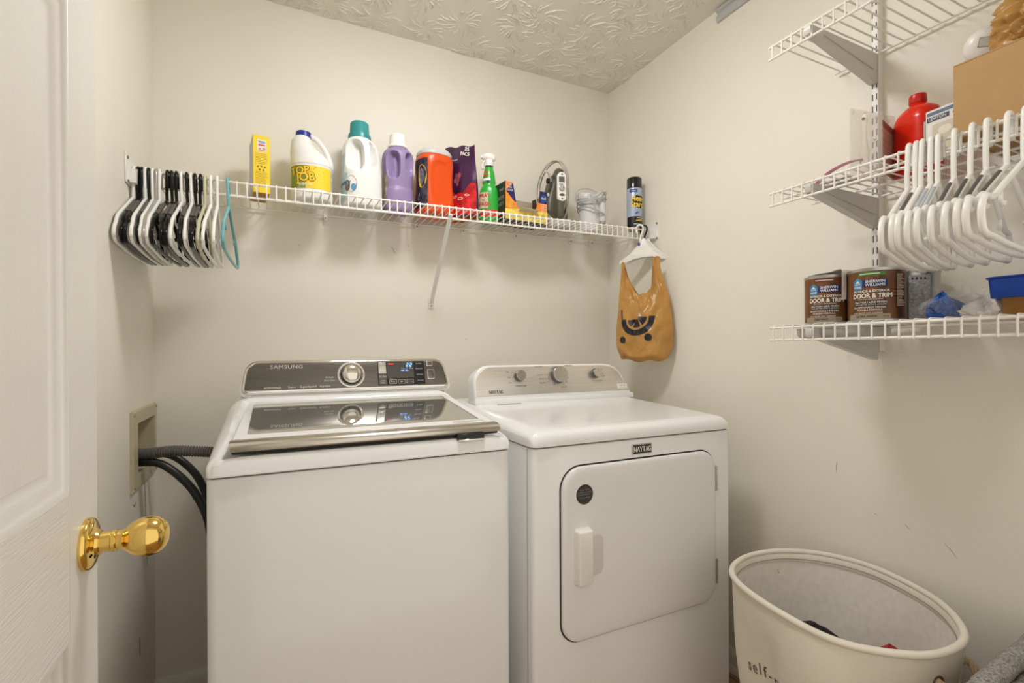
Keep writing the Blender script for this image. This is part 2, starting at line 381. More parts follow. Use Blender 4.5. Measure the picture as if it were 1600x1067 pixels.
# diagonal support brace from front lip down to the wall
br = bpy.data.objects.new('support_brace', None); COL.objects.link(br); br.parent = bs; br.location = (.925, 0, 0)
A = Vector((0, -D1-.002, -.040)); B = Vector((.014, .006, -.318)); d = (B-A).normalized(); u = Vector((1, 0, 0)); n2 = d.cross(u).normalized()
lp = []
for q in (A-d*.012, A+d*.02, A+(B-A)*.5, B-d*.03, B+d*.004):
    lp.append([q+u*a+n2*b for a, b in ((-.0075, -.003), (.0075, -.003), (.0075, .003), (-.0075, .003))])
obj('strut', MB().loft(lp), M_whitep, br, angle=30)
obj('foot', MB().box(.004, .024, .008, .0145, -.345, -.298, r=.002, seg=1), M_whitep, br)
obj('foot_screw', MB().lathe([(0, 0), (.004, 0), (.003, .003), (0, .0035)], 10, Matrix.Translation((.014, .008, -.334)) @ Matrix.Rotation(PI/2, 4, 'X')), M_screw, br)

ZS = (1.977, 1.585, 1.226)          # decks of the right hand shelves
RN = (('wire_shelf', 'empty white wire shelf at the top of the right wall', ()), ('wire_shelf', 'white wire shelf on the right wall with hangers on its lip and a box', (.2, .62)), ('wire_shelf', 'white wire shelf on the right wall carrying paint cans, lowest of three', (.5,)))
rs = []
for z, (nm, lb, md) in zip(ZS, RN):
    rs.append(wire_shelf(nm, lb, .78, .29, .036, .0266, (1.495, .8915, z), (0, 0, -PI/2), mids=tuple(1-q for q in md)))
# wall standard with slots, its top rail and the three brackets
stn = thing('shelf_standard', 'slotted white metal upright on the right wall carrying the shelf brackets', 'shelf rail', (XR, .781, 1.16))
m = MB(); hw = .0085; dep = .025; top = 2.395-1.16
cols = [-hw, -.0062, -.0036, .0036, .0062, hw]; step = .0323; nr = int(top/step)
zs = []
for i in range(nr): zs += [i*step, i*step+.007, i*step+.0245]
zs += [nr*step, top]; k = len(m.v)
for z in zs:
    for y in cols: m.v.append((-dep, y, z))
nc = len(cols)
for i in range(len(zs)-1):
    for j in range(nc-1):
        if j in (1, 3) and i % 3 == 1 and i < 3*nr: continue
        a = k+i*nc+j; m.f.append((a, a+1, a+nc+1, a+nc))
for y in (-hw, hw): m.box(-dep, 0, y-.0006, y+.0006, 0, top)
obj('channel', m, M_whitep, stn, angle=30)
obj('channel_shade', MB().box(-dep+.006, -.001, -hw+.001, hw-.001, .001, top-.001), M_dark, stn)  # dark block added to give the shade inside the hollow channel
for z in (.195, .58, .95): obj('screw', MB().lathe([(0, 0), (.0042, 0), (.0036, .002), (0, .0024)], 12, Matrix.Translation((-dep, 0, z)) @ Matrix.Rotation(-PI/2, 4, 'Y')), M_screw, stn)
m = MB(); pr = [(0, 0), (-.008, 0), (-.014, .006), (-.014, .020), (-.006, .024), (-.006, .034), (-.014, .038), (-.014, .047), (0, .047)]
m.loft([[(x, y, z) for x, z in pr] for y in (.545, -.66)]); rail = obj('hang_track', m, mat('grey_metal_track', (.50, .50, .49), .35), None, 30, loc=(XR, .781, 2.388))
tag(rail, 'grey metal hanging track along the top of the right wall under the ceiling', 'shelf rail')
def shelf_bracket(z, lab):
    t = thing('shelf_bracket', lab, 'bracket', (1.485, .781, z))
    pl = [(0, -.088), (.014, -.088), (.285, -.028), (.285, -.008), (0, -.008)]
    for y in (-.0075, .0065): obj('side_plate', MB().loft([[(-x, y+q, zz) for x, zz in pl] for q in (0, .001)]), M_greyp, t, angle=30)
    lp = [[(-x, y, zz) for y in (-.0085, .0085)]+[(-x-.0008, y, zz-.0015) for y in (.0085, -.0085)] for x, zz in ((.004, -.088), (.014, -.0875), (.285, -.0275), (.288, -.02), (.288, -.009))]
    obj('folded_edge', MB().loft(lp), M_greyp, t, angle=30)
    obj('rib', MB().tube([(-.02, -.0088, -.055), (-.235, -.0088, -.022)], .0018, 6), M_greyp, t)
for z, lb in zip(ZS, ('grey metal bracket under the empty top right shelf', 'grey metal bracket under the right shelf with hangers', 'grey metal bracket under the paint can shelf')): shelf_bracket(z, lb)
# ------------------------------------------------------------------ washer
def heightfield(xs, ys, fz, zb, R=.02):
    m = MB(); nx, ny = len(xs), len(ys); hx = max(xs); y0 = min(ys)
    def pl(x, y):
        dx, dy = abs(x)-(hx-R), y0+R-y
        if dx <= 0 or dy <= 0: return x, y
        k = max(dx, dy)/math.hypot(dx, dy); return math.copysign(hx-R+dx*k, x), y0+R-dy*k
    m.v += [(*pl(x, y), fz(x, y)) for y in ys for x in xs]
    for j in range(ny-1):
        for i in range(nx-1):
            a = j*nx+i; m.f.append((a, a+1, a+nx+1, a+nx))
    ring = [i for i in range(nx)]+[j*nx+nx-1 for j in range(1, ny)]+[(ny-1)*nx+i for i in range(nx-2, -1, -1)]+[j*nx for j in range(ny-2, 0, -1)]
    k = len(m.v); m.v += [(m.v[i][0], m.v[i][1], zb) for i in ring]; n = len(ring)
    for i in range(n): m.f.append((ring[i], k+i, k+(i+1) % n, ring[(i+1) % n]))
    m.f.append(tuple(range(k, k+n))); return m
def interp(tab, t):
    if t <= tab[0][0]: return tab[0][1]
    for (a, b), (c, d) in zip(tab, tab[1:]):
        if t <= c: return b+(d-b)*(t-a)/(c-a)
    return tab[-1][1]
def span(a, b, n, dense=()):
    v = [a+(b-a)*i/n for i in range(n+1)]
    for c, w in dense: v += [c+w*(i/6-.5) for i in range(7)]
    v = sorted(set(round(q, 5) for q in v if a <= q <= b)); return v

ws = thing('washing_machine', 'white top-load washing machine with grey mirrored lid and dark control console', 'washing machine', (.220, 1.165, 0))
hw = .342; DEP = .72
out = rr(-hw, hw, 0.004, DEP, [.018, .018, .02, .02], 5)
cab = MB().loft([[(x, y, z) for x, y in (inset(out, d) if d else out)] for z, d in ((.03, 0), (.900, 0), (.9035, .0012), (.905, .004))])
obj('cabinet', cab, M_white, ws)
obj('seam', MB().loft([[(x, y, z) for x, y in inset(out, .005)] for z in (.904, .909)]), M_dark, ws)
for x in (-.29, .29):
    for y in (.06, .66): obj('foot', MB().lathe([(0, 0), (.022, 0), (.022, .012), (.01, .014), (.01, .032), (0, .032)], 16, Matrix.Translation((x, y, 0))), M_black, ws)
prof = [(0, .912), (.001, .925), (.005, .938), (.012, .948), (.025, .957), (.045, .963), (.08, .971), (.21, .998), (.36, 1.022), (.42, 1.034), (.45, 1.038), (.60, 1.04), (.70, 1.03), (DEP, .99)]
def lid_in(x, y, gx0, gx1, y0, y1, w):
    t = (y-y0)/(y1-y0); a = gx0[0]+(gx0[1]-gx0[0])*t; b = gx1[0]+(gx1[1]-gx1[0])*t
    return smooth((x-a)/w)*smooth((b-x)/w)*smooth((y-y0)/w)*smooth((y1-y)/w)
LX0, LX1 = (-.302, -.280), (.318, .293)
def ztop(x, y):
    z = interp(prof, y); c = hw+.002; a = c-.085; e = 1.0
    if abs(x) > a: e = max(0, 1-((abs(x)-a)/(c-a))**2.6)**(1/2.0)
    z = .912+(z-.912)*(.27+.73*e)
    return z-.021*lid_in(x, y, (LX0[0]-.018, LX0[1]-.012), (LX1[0]+.018, LX1[1]+.012), .010, .412, .016)
xs = span(-hw-.001, hw+.001, 44, ((-.31, .06), (.315, .06), (-.34, .02), (.34, .02))); ys = span(-.001, DEP, 50, ((.02, .04), (.405, .04), (0.01, .03)))
obj('top_cover', heightfield(xs, ys, ztop, .9088), M_white, ws, angle=60)
# lid: a slightly sloping plate, glass set in a white frame
def zl(y): return .977+(y-.06)*.142
def quad(f0, f1, y0, y1, r, seg=5):
    xa0, xa1 = f0; xb0, xb1 = f1
    o_ = rr(0, 1, 0, 1, r, seg); res = []
    for u, v in o_:
        a = xa0+(xa1-xa0)*v; b = xb0+(xb1-xb0)*v; res.append((a+(b-a)*u, y0+(y1-y0)*v))
    return res
lo_ = quad(LX0, LX1, .034, .397, [.01, .01, .05, .05]); gi = quad((-.271, -.266), (.287, .272), .085, .375, .012)
loops = [[(x, y, zl(y)-.022) for x, y in lo_], [(x, y, zl(y)-.004) for x, y in lo_], [(x, y, zl(y)) for x, y in inset(lo_, .004)], [(x, y, zl(y)) for x, y in gi], [(x, y, zl(y)-.003) for x, y in gi]]
lid = bpy.data.objects.new('lid', None); COL.objects.link(lid); lid.parent = ws
obj('lid_frame', MB().loft(loops, True, False), M_white, lid, angle=35)
obj('lid_glass', MB().loft([[(x, y, zl(y)-q) for x, y in gi] for q in (.006, .0022)]), M_lid, lid, angle=30)
# side glints of the glass surround: the bevelled strips left and right
# handle bar along the front of the lid
hb = []
for x in (-.302, -.299, .312, .315):
    e = 1 if abs(x) < .3 or x == .312 else .8
    hb.append([(x, .014+.022*c_*e+.004, .9665+b_*e) for c_, b_ in ((-.45, -.010), (-.55, -.004), (-.3, .006), (.2, .0105), (.9, .0115), (.9, -.010))])
obj('lid_handle_bar', MB().loft(hb), M_steel, lid, angle=50)
obj('bar_underside', MB().box(-.297, .31, .014, .034, .950, .958, r=.002, seg=1), M_dark, lid)  # dark colour stands in for the dark reflection in the chrome below the bar
fp = bpy.data.objects.new('finger_pull', None); COL.objects.link(fp); fp.parent = ws
obj('recess', MB().box(.195, .268, .003, .03, .941, .957, r=.002, seg=1), M_black, fp)
obj('pull_lip', MB().box(.197, .268, -.002, .012, .9385, .9435, r=.0015, seg=1), M_chrome, fp)
m = MB(); z0 = lambda y: zl(y)+.0005
stk = [(.205, .048), (.292, .05), (.289, .074), (.206, .074)]
def ring_quad(m, q, w):
    q2 = inset(q, w); k = len(m.v)
    m.v += [(x, y, z0(y)) for x, y in q]+[(x, y, z0(y)) for x, y in q2]; n = len(q)
    for i in range(n): m.f.append((k+i, k+(i+1) % n, k+n+(i+1) % n, k+n+i))
ring_quad(m, stk, .0012)
for ln, yy in (("To prevent damage, do not", .068), ("open lid during the", .0615), ("wash cycle", .055)):
    v, f = text(ln, .0068, align='LEFT'); m.add([(a+.212, yy+b, z0(yy+b)) for a, b in v], f)
obj('printed_notice', m, M_inkg, lid, angle=0)
# console: chrome rimmed arch with a dark panel leaning back
con = bpy.data.objects.new('console', None); COL.objects.link(con); con.parent = ws
con.location = (0, .438, 1.040); con.rotation_euler = (-math.radians(17), 0, 0)
def arch(x0, x1, h, bul, r, drop=0):
    base = rr(0, 1, 0, 1, 0.001, 1); pts = []
    o_ = rr(x0, x1, 0, h, r, 6); res = []
    for x, z in o_:
        u = (x-(x0+x1)/2)/((x1-x0)/2); t = z/h
        res.append((x*(1-.045*t), z+bul*(1-u*u)*t-(.010 if drop else 0)*(u*u)*(1-t)*-1*0))
    return res
oc = arch(-.302, .322, .100, .009, [.022, .022, .034, .034])
m = MB(); m.prism(oc, -.03, .012, r=.007); obj('chrome_rim', m, M_chrome, con, angle=50)
m = MB(); m.prism([(x*1.015, z*1.0-.006) for x, z in oc], -.20, .0, cap0=True); obj('housing', m, M_white, con)
ip = [(x, z) for x, z in inset(oc, .010)]; m = MB(); m.prism(ip, .010, .0135, r=.001); obj('control_panel', m, M_gun, con, angle=30)
FY = -.0138
dial = bpy.data.objects.new('dial', None); COL.objects.link(dial); dial.parent = con; dial.location = (.002, FY, .052)
TY = Matrix.Rotation(PI/2, 4, 'X')
m = MB().lathe([(.036, 0), (.036, .0012), (.0385, .002), (.041, .0012), (.041, 0)], 48, TY); obj('dial_ring', m, M_chrome, dial)
obj('dial_face', MB().lathe([(0, 0), (.036, 0), (.036, .0008), (0, .0008)], 48, TY), mat('dial_face_grey', (.36, .35, .33), .4, metal=.5), dial)
obj('dial_base', MB().lathe([(0, 0), (.0325, 0), (.0325, .004), (.031, .007), (0, .007)], 48, TY), M_black, dial)
obj('dial_knob', MB().lathe([(0, .006), (.029, .006), (.0298, .008), (.0292, .013), (.027, .017), (.022, .0205), (.012, .0225), (0, .023)], 48, TY), M_chrome, dial)
m = MB()
for k in range(14):
    a = k/14*2*PI
    m.add([((.0325+.0035*(i // 2))*math.cos(a)+(.0007 if i % 2 else -.0007)*math.sin(a), -.0011, (.0325+.0035*(i // 2))*math.sin(a)-(.0007 if i % 2 else -.0007)*math.cos(a)) for i in range(4)], [(0, 1, 3, 2)])
obj('dial_marks', m, M_inkk, dial, angle=0)
dp = rr(.083, .236, .0135, .092, .003, 3)
obj('display_surround', MB().prism(dp, .0133, .0144, r=.0005), M_black, con)
obj('display_window', MB().prism(rr(.113, .200, .036, .088, .001, 2), .0143, .0147, r=.0002), mat('display_grey', (.075, .07, .065), .2), con)
for x0, x1, z0_, z1 in ((.086, .110, .052, .0895), (.086, .110, .035, .050), (.086, .110, .0165, .033)):
    obj('touch_button', MB().prism(rr(x0, x1, z0_, z1, .001, 2), .0143, .0148, r=.0003), M_gun if z0_ < .05 else M_steel, con)
for x0 in (.118, .146, .173):
    q = rr(x0, x0+.0235, .0175, .0305, .0015, 2); mm = MB(); mm.prism(q, .0143, .0148, r=.0003); obj('touch_button', mm, M_black, con)
    q2 = inset(q, .0009); mm = MB(); n = len(q)
    mm.v = [(x, -.01495, z) for x, z in q]+[(x, -.01495, z) for x, z in q2]; mm.f = [(i, (i+1) % n, n+(i+1) % n, n+i) for i in range(n)]
    obj('button_outline', mm, M_inkw, con, angle=0)
for x, z, w, h in ((.2545, .082, .021, .017), (.2565, .046, .024, .034)):
    b = bpy.data.objects.new('push_button', None); COL.objects.link(b); b.parent = con; b.location = (x, 0, z)
    obj('button_rim', MB().prism(rr(-w/2, w/2, -h/2, h/2, .003, 4), .0133, .016, r=.001), M_chrome, b)
    obj('button_cap', MB().prism(rr(-w/2+.0025, w/2-.0025, -h/2+.0025, h/2-.0025, .002, 4), .0155, .0175, r=.0008), M_gun, b)
m = MB(); flat_text(m, 'SAMSUNG', .0165, -.181, FY-.0004, .079, bold=.008, sx=1.12, spacing=1.08)
T = [('activewash', -.219, .0172, .0105), ('Steam', -.168, .0172, .0085), ('SuperSpeed', -.123, .0172, .0095), ('AquaJet', -.076, .0172, .0098)]
for s, x, z, sz in T: flat_text(m, s, sz, x, FY-.0004, z, bold=.012)
for s, x, z, sz in (('Set Time', .098, .0425, .0062), ('Child', .098, .0275, .0058), ('Lock', .098, .0215, .0058), ('Temp.', .1298, .024, .0062), ('Spin', .1578, .024, .0062), ('Soil Level', .1848, .024, .0052), ('Steam', .124, .0335, .0045),
                    ('Eco Plus', .218, .083, .0056), ('Delay End', .218, .066, .0056), ('Self Clean', .219, .046, .0056), ('Pre Soak', .220, .026, .0056), ('Rinse  Spin  Delay', .178, .068, .0052)):
    flat_text(m, s, sz, x, -.0151, z, bold=.02)
for s, x, z in (('My Cycle', -.062, .044), ('Drum Clean', -.062, .034)): flat_text(m, s, .0062, x, FY-.0004, z)
obj('lettering', m, M_inkw, con, angle=0)
m = MB()
def seg7(m, x, z, w, h, segs, t=.0018):
    c = {'a': (x, z+h, x+w, z+h), 'g': (x, z+h/2, x+w, z+h/2), 'd': (x, z, x+w, z), 'b': (x+w, z+h/2, x+w, z+h), 'e': (x, z, x, z+h/2), 'f': (x, z+h/2, x, z+h), 'c': (x+w, z, x+w, z+h/2)}
    for s in segs:
        a, b, e, d = c[s]
        if b == d: q = [(a+.0006, b-t/2), (e-.0006, b-t/2), (e-.0006, b+t/2), (a+.0006, b+t/2)]
        else: q = [(a-t/2, b+.0006), (a+t/2, b+.0006), (a+t/2, d-.0006), (a-t/2, d-.0006)]
        k = len(m.v); m.v += [(p[0]+(p[1]-z)*.1, -.0150, p[1]) for p in q]; m.f.append((k, k+1, k+2, k+3))
seg7(m, .176, .0735, .0065, .0115, 'abged'); seg7(m, .187, .0735, .0065, .0115, 'abged')
flat_text(m, 'wash  rinse', .0052, .170, -.0150, .0615, bold=.03)
M_led = mat('blue_display_light', (.16, .42, 1.0), .5, emit=2.4, noise=0); obj('display_digits', m, M_led, con, angle=0)
m = MB(); flat_text(m, 'Sensor', .0065, .127, -.0150, .0835, bold=.03)
obj('display_warning', m, mat('red_display_light', (1.0, .10, .05), .5, emit=.8, noise=0), con, angle=0)
m = MB()
for x, z in ((.285, .05), (.287, .044)): pass
obj('right_marks', MB().box(.303, .309, -.0126, -.0118, .04, .042).merge(MB().box(.303, .31, -.0126, -.0118, .026, .028)), M_inkk, con)

# ------------------------------------------------------------------ dryer
dr = thing('clothes_dryer', 'white front-load dryer with a square white door and silver console', 'dryer', (.978, 1.14, 0))
hw2 = .365; DD = .70
out = rr(-hw2, hw2, 0, DD, [.014, .014, .01, .01], 5)
obj('cabinet', MB().loft([[(x, y, z) for x, y in (inset(out, d) if d else out)] for z, d in ((.025, 0), (.900, 0), (.904, .0015), (.9055, .005))]), M_white, dr)
obj('seam', MB().loft([[(x, y, z) for x, y in inset(out, .006)] for z in (.903, .911)]), M_dark, dr)
for s in (-1, 1): obj('side_joint', MB().box(s*hw2-.0006, s*hw2+.0006, .032, .0335, .03, .903), mat('grey_joint_line', (.22, .21, .19), .6) if s < 0 else bpy.data.materials['grey_joint_line'], dr)  # thin grey seam line down each cabinet side
for x in (-.31, .31):
    for y in (.06, .64): obj('foot', MB().lathe([(0, 0), (.022, 0), (.022, .01), (.01, .012), (.01, .027), (0, .027)], 16, Matrix.Translation((x, y, 0))), M_black, dr)
profd = [(-.004, .9105), (-.004, .921), (-.0015, .932), (.005, .941), (.015, .948), (.03, .952), (.06, .9545), (.2, .961), (.35, .968), (.44, .973), (.52, .978), (DD, .978)]
def zdr(x, y):
    z = interp(profd, y); c = hw2+.003; a = c-.05; e = 1.0
    if abs(x) > a: e = max(0, 1-((abs(x)-a)/(c-a))**2.2)**(1/2.2)
    return .911+(z-.911)*(.30+.70*e)
xs = span(-hw2-.002, hw2+.002, 30, ((-.36, .02), (.36, .02), (-.34, .05), (.34, .05))); ys = span(-.0039, DD, 30, ((0.005, .018), (.02, .03)))
obj('top_panel', heightfield(xs, ys, zdr, .9095), M_white, dr, angle=60)
obj('lint_filter_slot', MB().box(-.262, -.168, .452, .459, .972, .9752), mat('grey_slot', (.25, .24, .23), .5), dr)
# door
fd = bpy.data.objects.new('door', None); COL.objects.link(fd); fd.parent = dr; fd.location = (-.978, 0, 0)
do = rr(.697, 1.268, .371, .848, [.058, .062, .062, .062], 8)
obj('door_gap', MB().prism(inset(do, -.004), -.002, .0012), M_dark, fd)
m = MB(); L = [[(x, -y, z) for x, z in (inset(do, d) if d else do)] for d, y in ((0, 0), (0, .005), (.001, .0078), (.003, .0095), (.007, .0108), (.014, .0118), (.05, .0122))]
m.loft(L); obj('door_panel', m, M_white, fd, angle=50)
obj('handle_pocket', MB().loft([[(x, -y, z) for x, z in rr(x0, x1, .545-.0+d, .655-d, .02, 6)] for x0, x1, y, d in ((.745, .828, .0124, 0), (.748, .825, .0127, .002), (.752, .820, .0132, .006))]), mat('white_plastic_pocket', (.70, .685, .65), .4, noise=.01), fd)
hp = rr(.732, .787, .527, .682, .009, 5)
m = MB(); m.loft([[(x-.0*y, -y, z) for x, z in (inset(hp, d) if d else hp)] for d, y in ((0, .0122), (.001, .015), (.003, .019), (.004, .027), (.006, .031), (.0082, .0322))])
obj('handle', m, M_whitep, fd, angle=50)
st_ = bpy.data.objects.new('round_sticker', None); COL.objects.link(st_); st_.parent = fd; st_.location = (.766, -.0122, .772)
obj('disc', MB().lathe([(0, 0), (.0275, 0), (.0275, .0005), (0, .0005)], 40, TY), mat('dark_grey_sticker', (.05, .047, .04), .35), st_)
obj('sticker_rim', MB().lathe([(.0275, 0), (.0285, 0), (.0285, .0006), (.0275, .0006)], 40, TY), M_inkw, st_)
m = MB()
for s, z in (('BUILT WITH', .0125), ('COMMERCIAL-GRADE', .006), ('COMPONENTS', -.0005), ('10 YEAR LIMITED', -.009)): flat_text(m, s, .0046 if len(s) > 12 else .0055, 0, -.0008, z)
obj('sticker_text', m, mat('grey_print', (.30, .29, .26), .5), st_, angle=0)
for z in (.755, .46):
    h = bpy.data.objects.new('hinge', None); COL.objects.link(h); h.parent = fd; h.location = (1.2735, -.003, z)
    obj('leaf', MB().box(-.003, .006, -.003, .003, -.04, .04, r=.001, seg=1), M_greyp, h)
    for q in (-.026, 0, .026): obj('knuckle', MB().lathe([(0, -.012), (.0034, -.012), (.0034, .012), (0, .012)], 10, Matrix.Translation((0, -.004, q))), M_steel, h)
# badge with serif letters, drawn as strokes
SER = {'M': (['l', (0, 0), (0, 1), .5], ['l', (0, 1), (.5, .1), 1], ['l', (.5, .1), (1, 1), .5], ['l', (1, 0), (1, 1), 1], ['s', 0, 0], ['s', 1, 0], ['s', -.03, 1], ['s', 1.03, 1]),
       'A': (['l', (0, 0), (.45, 1), .45], ['l', (.45, 1), (.92, 0), 1], ['l', (.18, .33), (.72, .33), .4], ['s', 0, 0], ['s', .92, 0]),
       'Y': (['l', (0, 1), (.45, .45), 1], ['l', (.9, 1), (.45, .45), .45], ['l', (.45, .5), (.45, 0), 1], ['s', 0, 1], ['s', .9, 1], ['s', .45, 0]),
       'T': (['l', (.42, 0), (.42, 1), 1], ['l', (0, .97), (.84, .97), .5], ['l', (.02, .97), (.0, .74), .4], ['l', (.82, .97), (.84, .74), .4], ['s', .42, 0]),
       'G': (['l', (.88, .82), (.62, .98), .5], ['l', (.62, .98), (.28, .92), .6], ['l', (.28, .92), (.08, .66), .9], ['l', (.08, .66), (.08, .34), 1], ['l', (.08, .34), (.28, .08), .9], ['l', (.28, .08), (.62, .02), .6], ['l', (.62, .02), (.84, .14), .6], ['l', (.80, .05), (.80, .44), .9], ['s', .78, .44], ['l', (.88, .98), (.88, .74), .4])}
def serif(m, word, x, z, h, y, w=.17, gap=.22, sx=.95):
    ws_ = {'M': 1.0, 'A': .92, 'Y': .9, 'T': .84, 'G': .9}; tot = sum(ws_[c]*sx+gap for c in word)-gap; cx = x-tot*h/2; n = 0
    for c in word:
        for s in SER[c]:
            n += 1; yy = y-.000012*n
            if s[0] == 'l':
                (a, b), (e, d), k = s[1:]; p = Vector((a*sx, b)); q = Vector((e*sx, d)); t = (q-p).normalized(); nn = Vector((-t.y, t.x))*w*k/2
                pts = [p-nn, q-nn, q+nn, p+nn]
            else:
                px_, pz_ = s[1]*sx, s[2]; pts = [Vector((px_-.16, pz_-.035)), Vector((px_+.16, pz_-.035)), Vector((px_+.16, pz_+.035)), Vector((px_-.16, pz_+.035))]
            k0 = len(m.v); m.v += [(cx+p.x*h, yy, z+(p.y-.5)*h) for p in pts]; m.f.append((k0, k0+1, k0+2, k0+3))
        cx += (ws_[c]*sx+gap)*h
    return m
bd = bpy.data.objects.new('badge', None); COL.objects.link(bd); bd.parent = dr; bd.location = (-.004, 0, .8765)
obj('badge_rim', MB().prism(rr(-.0365, .0365, -.0145, .0145, .001, 2), 0, .0045, r=.001), M_steel, bd)
obj('badge_plate', MB().prism(rr(-.0335, .0335, -.0118, .0118, .001, 2), .004, .0052, r=.0003), M_black, bd)
obj('badge_lettering', serif(MB(), 'MAYTAG', 0, 0, .0145, -.0054, w=.2, gap=.13, sx=.66), M_inkw, bd, angle=0)
# console
cn = bpy.data.objects.new('console', None); COL.objects.link(cn); cn.parent = dr; cn.location = (0, .493, .978); cn.rotation_euler = (-math.radians(14), 0, 0)
def cons(d=0, b=0.0):
    pts = [(-.336+d, b), (.362-d*1.3, b)]
    pts += [(.362-d*1.3-.012*k/3*1.0-.028*max(0, k-3)/5*1.0, b+(.085-b)*k/8) for k in range(1, 6)]
    pts += [tuple(p) for p in catmull([(.334-d*1.3, .062, 0), (.318-d*1.2, .094-d*.3, 0), (.298-d, .117-d*.8, 0), (.270-d, .131-d, 0), (.235-d, .136-d, 0)], 4)] and [(p.x, p.y) for p in catmull([(.334-d*1.3, .062, 0), (.318-d*1.2, .094-d*.3, 0), (.298-d, .117-d*.8, 0), (.270-d, .131-d, 0), (.235-d, .136-d, 0)], 4)]
    pts += [(-.27+d, .1365-d)]+[(-.27+d+.066*math.cos(a), .0705-d+.066*math.sin(a)) for a in (PI*.58, PI*.66, PI*.75, PI*.84, PI*.92, PI)]
    res = [pts[0]]
    for p in pts[1:]:
        if (Vector(p)-Vector(res[-1])).length > .002: res.append(p)
    return res
obj('shell', MB().prism(cons(), -.05, .014, r=.008), M_white, cn, angle=45)
obj('plinth', MB().box(-.339, .364, -.020, .07, -.012, .012, r=.006), M_white, cn)
obj('faceplate', MB().prism(cons(.009, .022), .0135, .0155, r=.0005), mat('brushed_faceplate', (.72, .69, .64), .36, metal=.9, noise=.05, scale=30, stretch=(.3, 6, 6), bump=.03, bscale=100), cn, angle=30)
def knob(x, z, r):
    k = bpy.data.objects.new('knob', None); COL.objects.link(k); k.parent = cn; k.location = (x, -.0155, z)
    obj('knob_skirt', MB().lathe([(0, 0), (r*1.08, 0), (r*1.06, .006), (r, .018), (0, .018)], 40, TY), bpy.data.materials.get('knob_skirt_grey') or mat('knob_skirt_grey', (.10, .098, .092), .4), k)
    obj('knob_cap', MB().lathe([(0, .0178), (r*.98, .0178), (r*.985, .0215), (r*.93, .0232), (0, .0232)], 48, TY), M_steel, k)
    obj('knob_line', MB().box(-.0004, .0004, -.0236, -.0231, r*.3, r*.85), M_inkg, k)
knob(-.153, .092, .0195); knob(.016, .092, .0315); knob(.190, .094, .0185)
m = MB(); Yp = -.0158
def tx(s, x, z, sz=.0068, **k): flat_text(m, s, sz, x, Yp, z, bold=.015, **k)
for s, x, z in (('High', -.199, .109), ('Med', -.195, .088), ('Low', -.192, .068)): tx(s, x, z)
tx('TEMPERATURE', -.150, .0545, .0072)
for s, x, z in (('AUTO DRY', -.066, .126), ('Less Dry', -.062, .094), ('Normal', -.060, .079), ('More Dry', -.056, .063), ('TIMED DRY', .068, .128), ('AIR DRY', .036, .044), ('60', .057, .092), ('50', .058, .080), ('30', .048, .064), ('20', .034, .056), ('OFF', -.006, .056)): tx(s, x, z)
for s, x, z in (('On', .222, .110), ('Off', .223, .092), ('Signal', .226, .083), ('PUSH TO START', .196, .063)): tx(s, x, z)
for k in range(12):
    a = PI*.62+k*.055; flat = [(.016+.037*math.cos(a+q), Yp, .092+.037*math.sin(a+q)) for q in (0, .05)]+[(.016+.0385*math.cos(a+q), Yp, .092+.0385*math.sin(a+q)) for q in (.05, 0)]
    m.add(flat, [(0, 1, 2, 3)])
for x, z, w in ((-.178, .107, .012), (-.178, .088, .009), (-.175, .07, .011), (-.036, .094, .016), (-.037, .079, .017), (-.033, .065, .014), (.055, .106, .012), (.206, .108, .008), (.206, .083, .012)): m.box(x-w/2, x+w/2, Yp-.00005, Yp, z-.0004, z+.0004)
o = obj('printed_legend', m, M_inkg, cn, angle=0); o['kind'] = 'stuff'
obj('brand_lettering', serif(MB(), 'MAYTAG', -.252, .036, .0115, Yp, w=.22, gap=.15, sx=.7), M_inkk, cn, angle=0)
obj('info_sticker', MB().prism(rr(.289, .340, .029, .048, .004, 4), .0154, .016, r=.0002), M_inkw, cn)
m = MB(); flat_text(m, 'Energy saving', .0055, .3145, -.0163, .0425); flat_text(m, 'sensor dry', .0055, .3145, -.0163, .0345); obj('sticker_text', m, M_inkg, cn, angle=0)
# ------------------------------------------------------------------ bottles and boxes on the back shelf
def deck(X): return 1.6765+.0125*(X+.281)+.0018
class Body:
    """bottle body as a stack of superellipse sections (z, cx, rx, ry, power) with scooped grips"""
    def __init__(s, tab, scoops=()): s.tab = tab; s.sc = scoops
    def sec(s, z):
        T = s.tab
        if z <= T[0][0]: return T[0][1:]
        for a, b in zip(T, T[1:]):
            if z <= b[0]:
                t = (z-a[0])/(b[0]-a[0]) if b[0] > a[0] else 1
                return tuple(p+(q-p)*t for p, q in zip(a[1:], b[1:]))
        return T[-1][1:]
    def __call__(s, th, z, off=0):
        cx, rx, ry, n = s.sec(z); c, d = math.cos(th), math.sin(th)
        r = (abs(c/rx)**n+abs(d/ry)**n)**(-1/n)
        for t0, z0, dt, dz, dep in s.sc:
            a = (th-t0+PI) % (2*PI)-PI; q = (abs(a/dt)**3+abs((z-z0)/dz)**3)**(1/3)
            r -= dep*smooth((1.06-q)/.24)
        return Vector((cx+(r+off)*c, (r+off)*d, z))
    def mesh(s, nt=64, nz=60):
        z0, z1 = s.tab[0][0], s.tab[-1][0]; zs = sorted(set([t[0] for t in s.tab]+[z0+(z1-z0)*i/nz for i in range(nz+1)]))
        m = MB(); m.loft([[s(2*PI*j/nt, z) for j in range(nt)] for z in zs]); return m
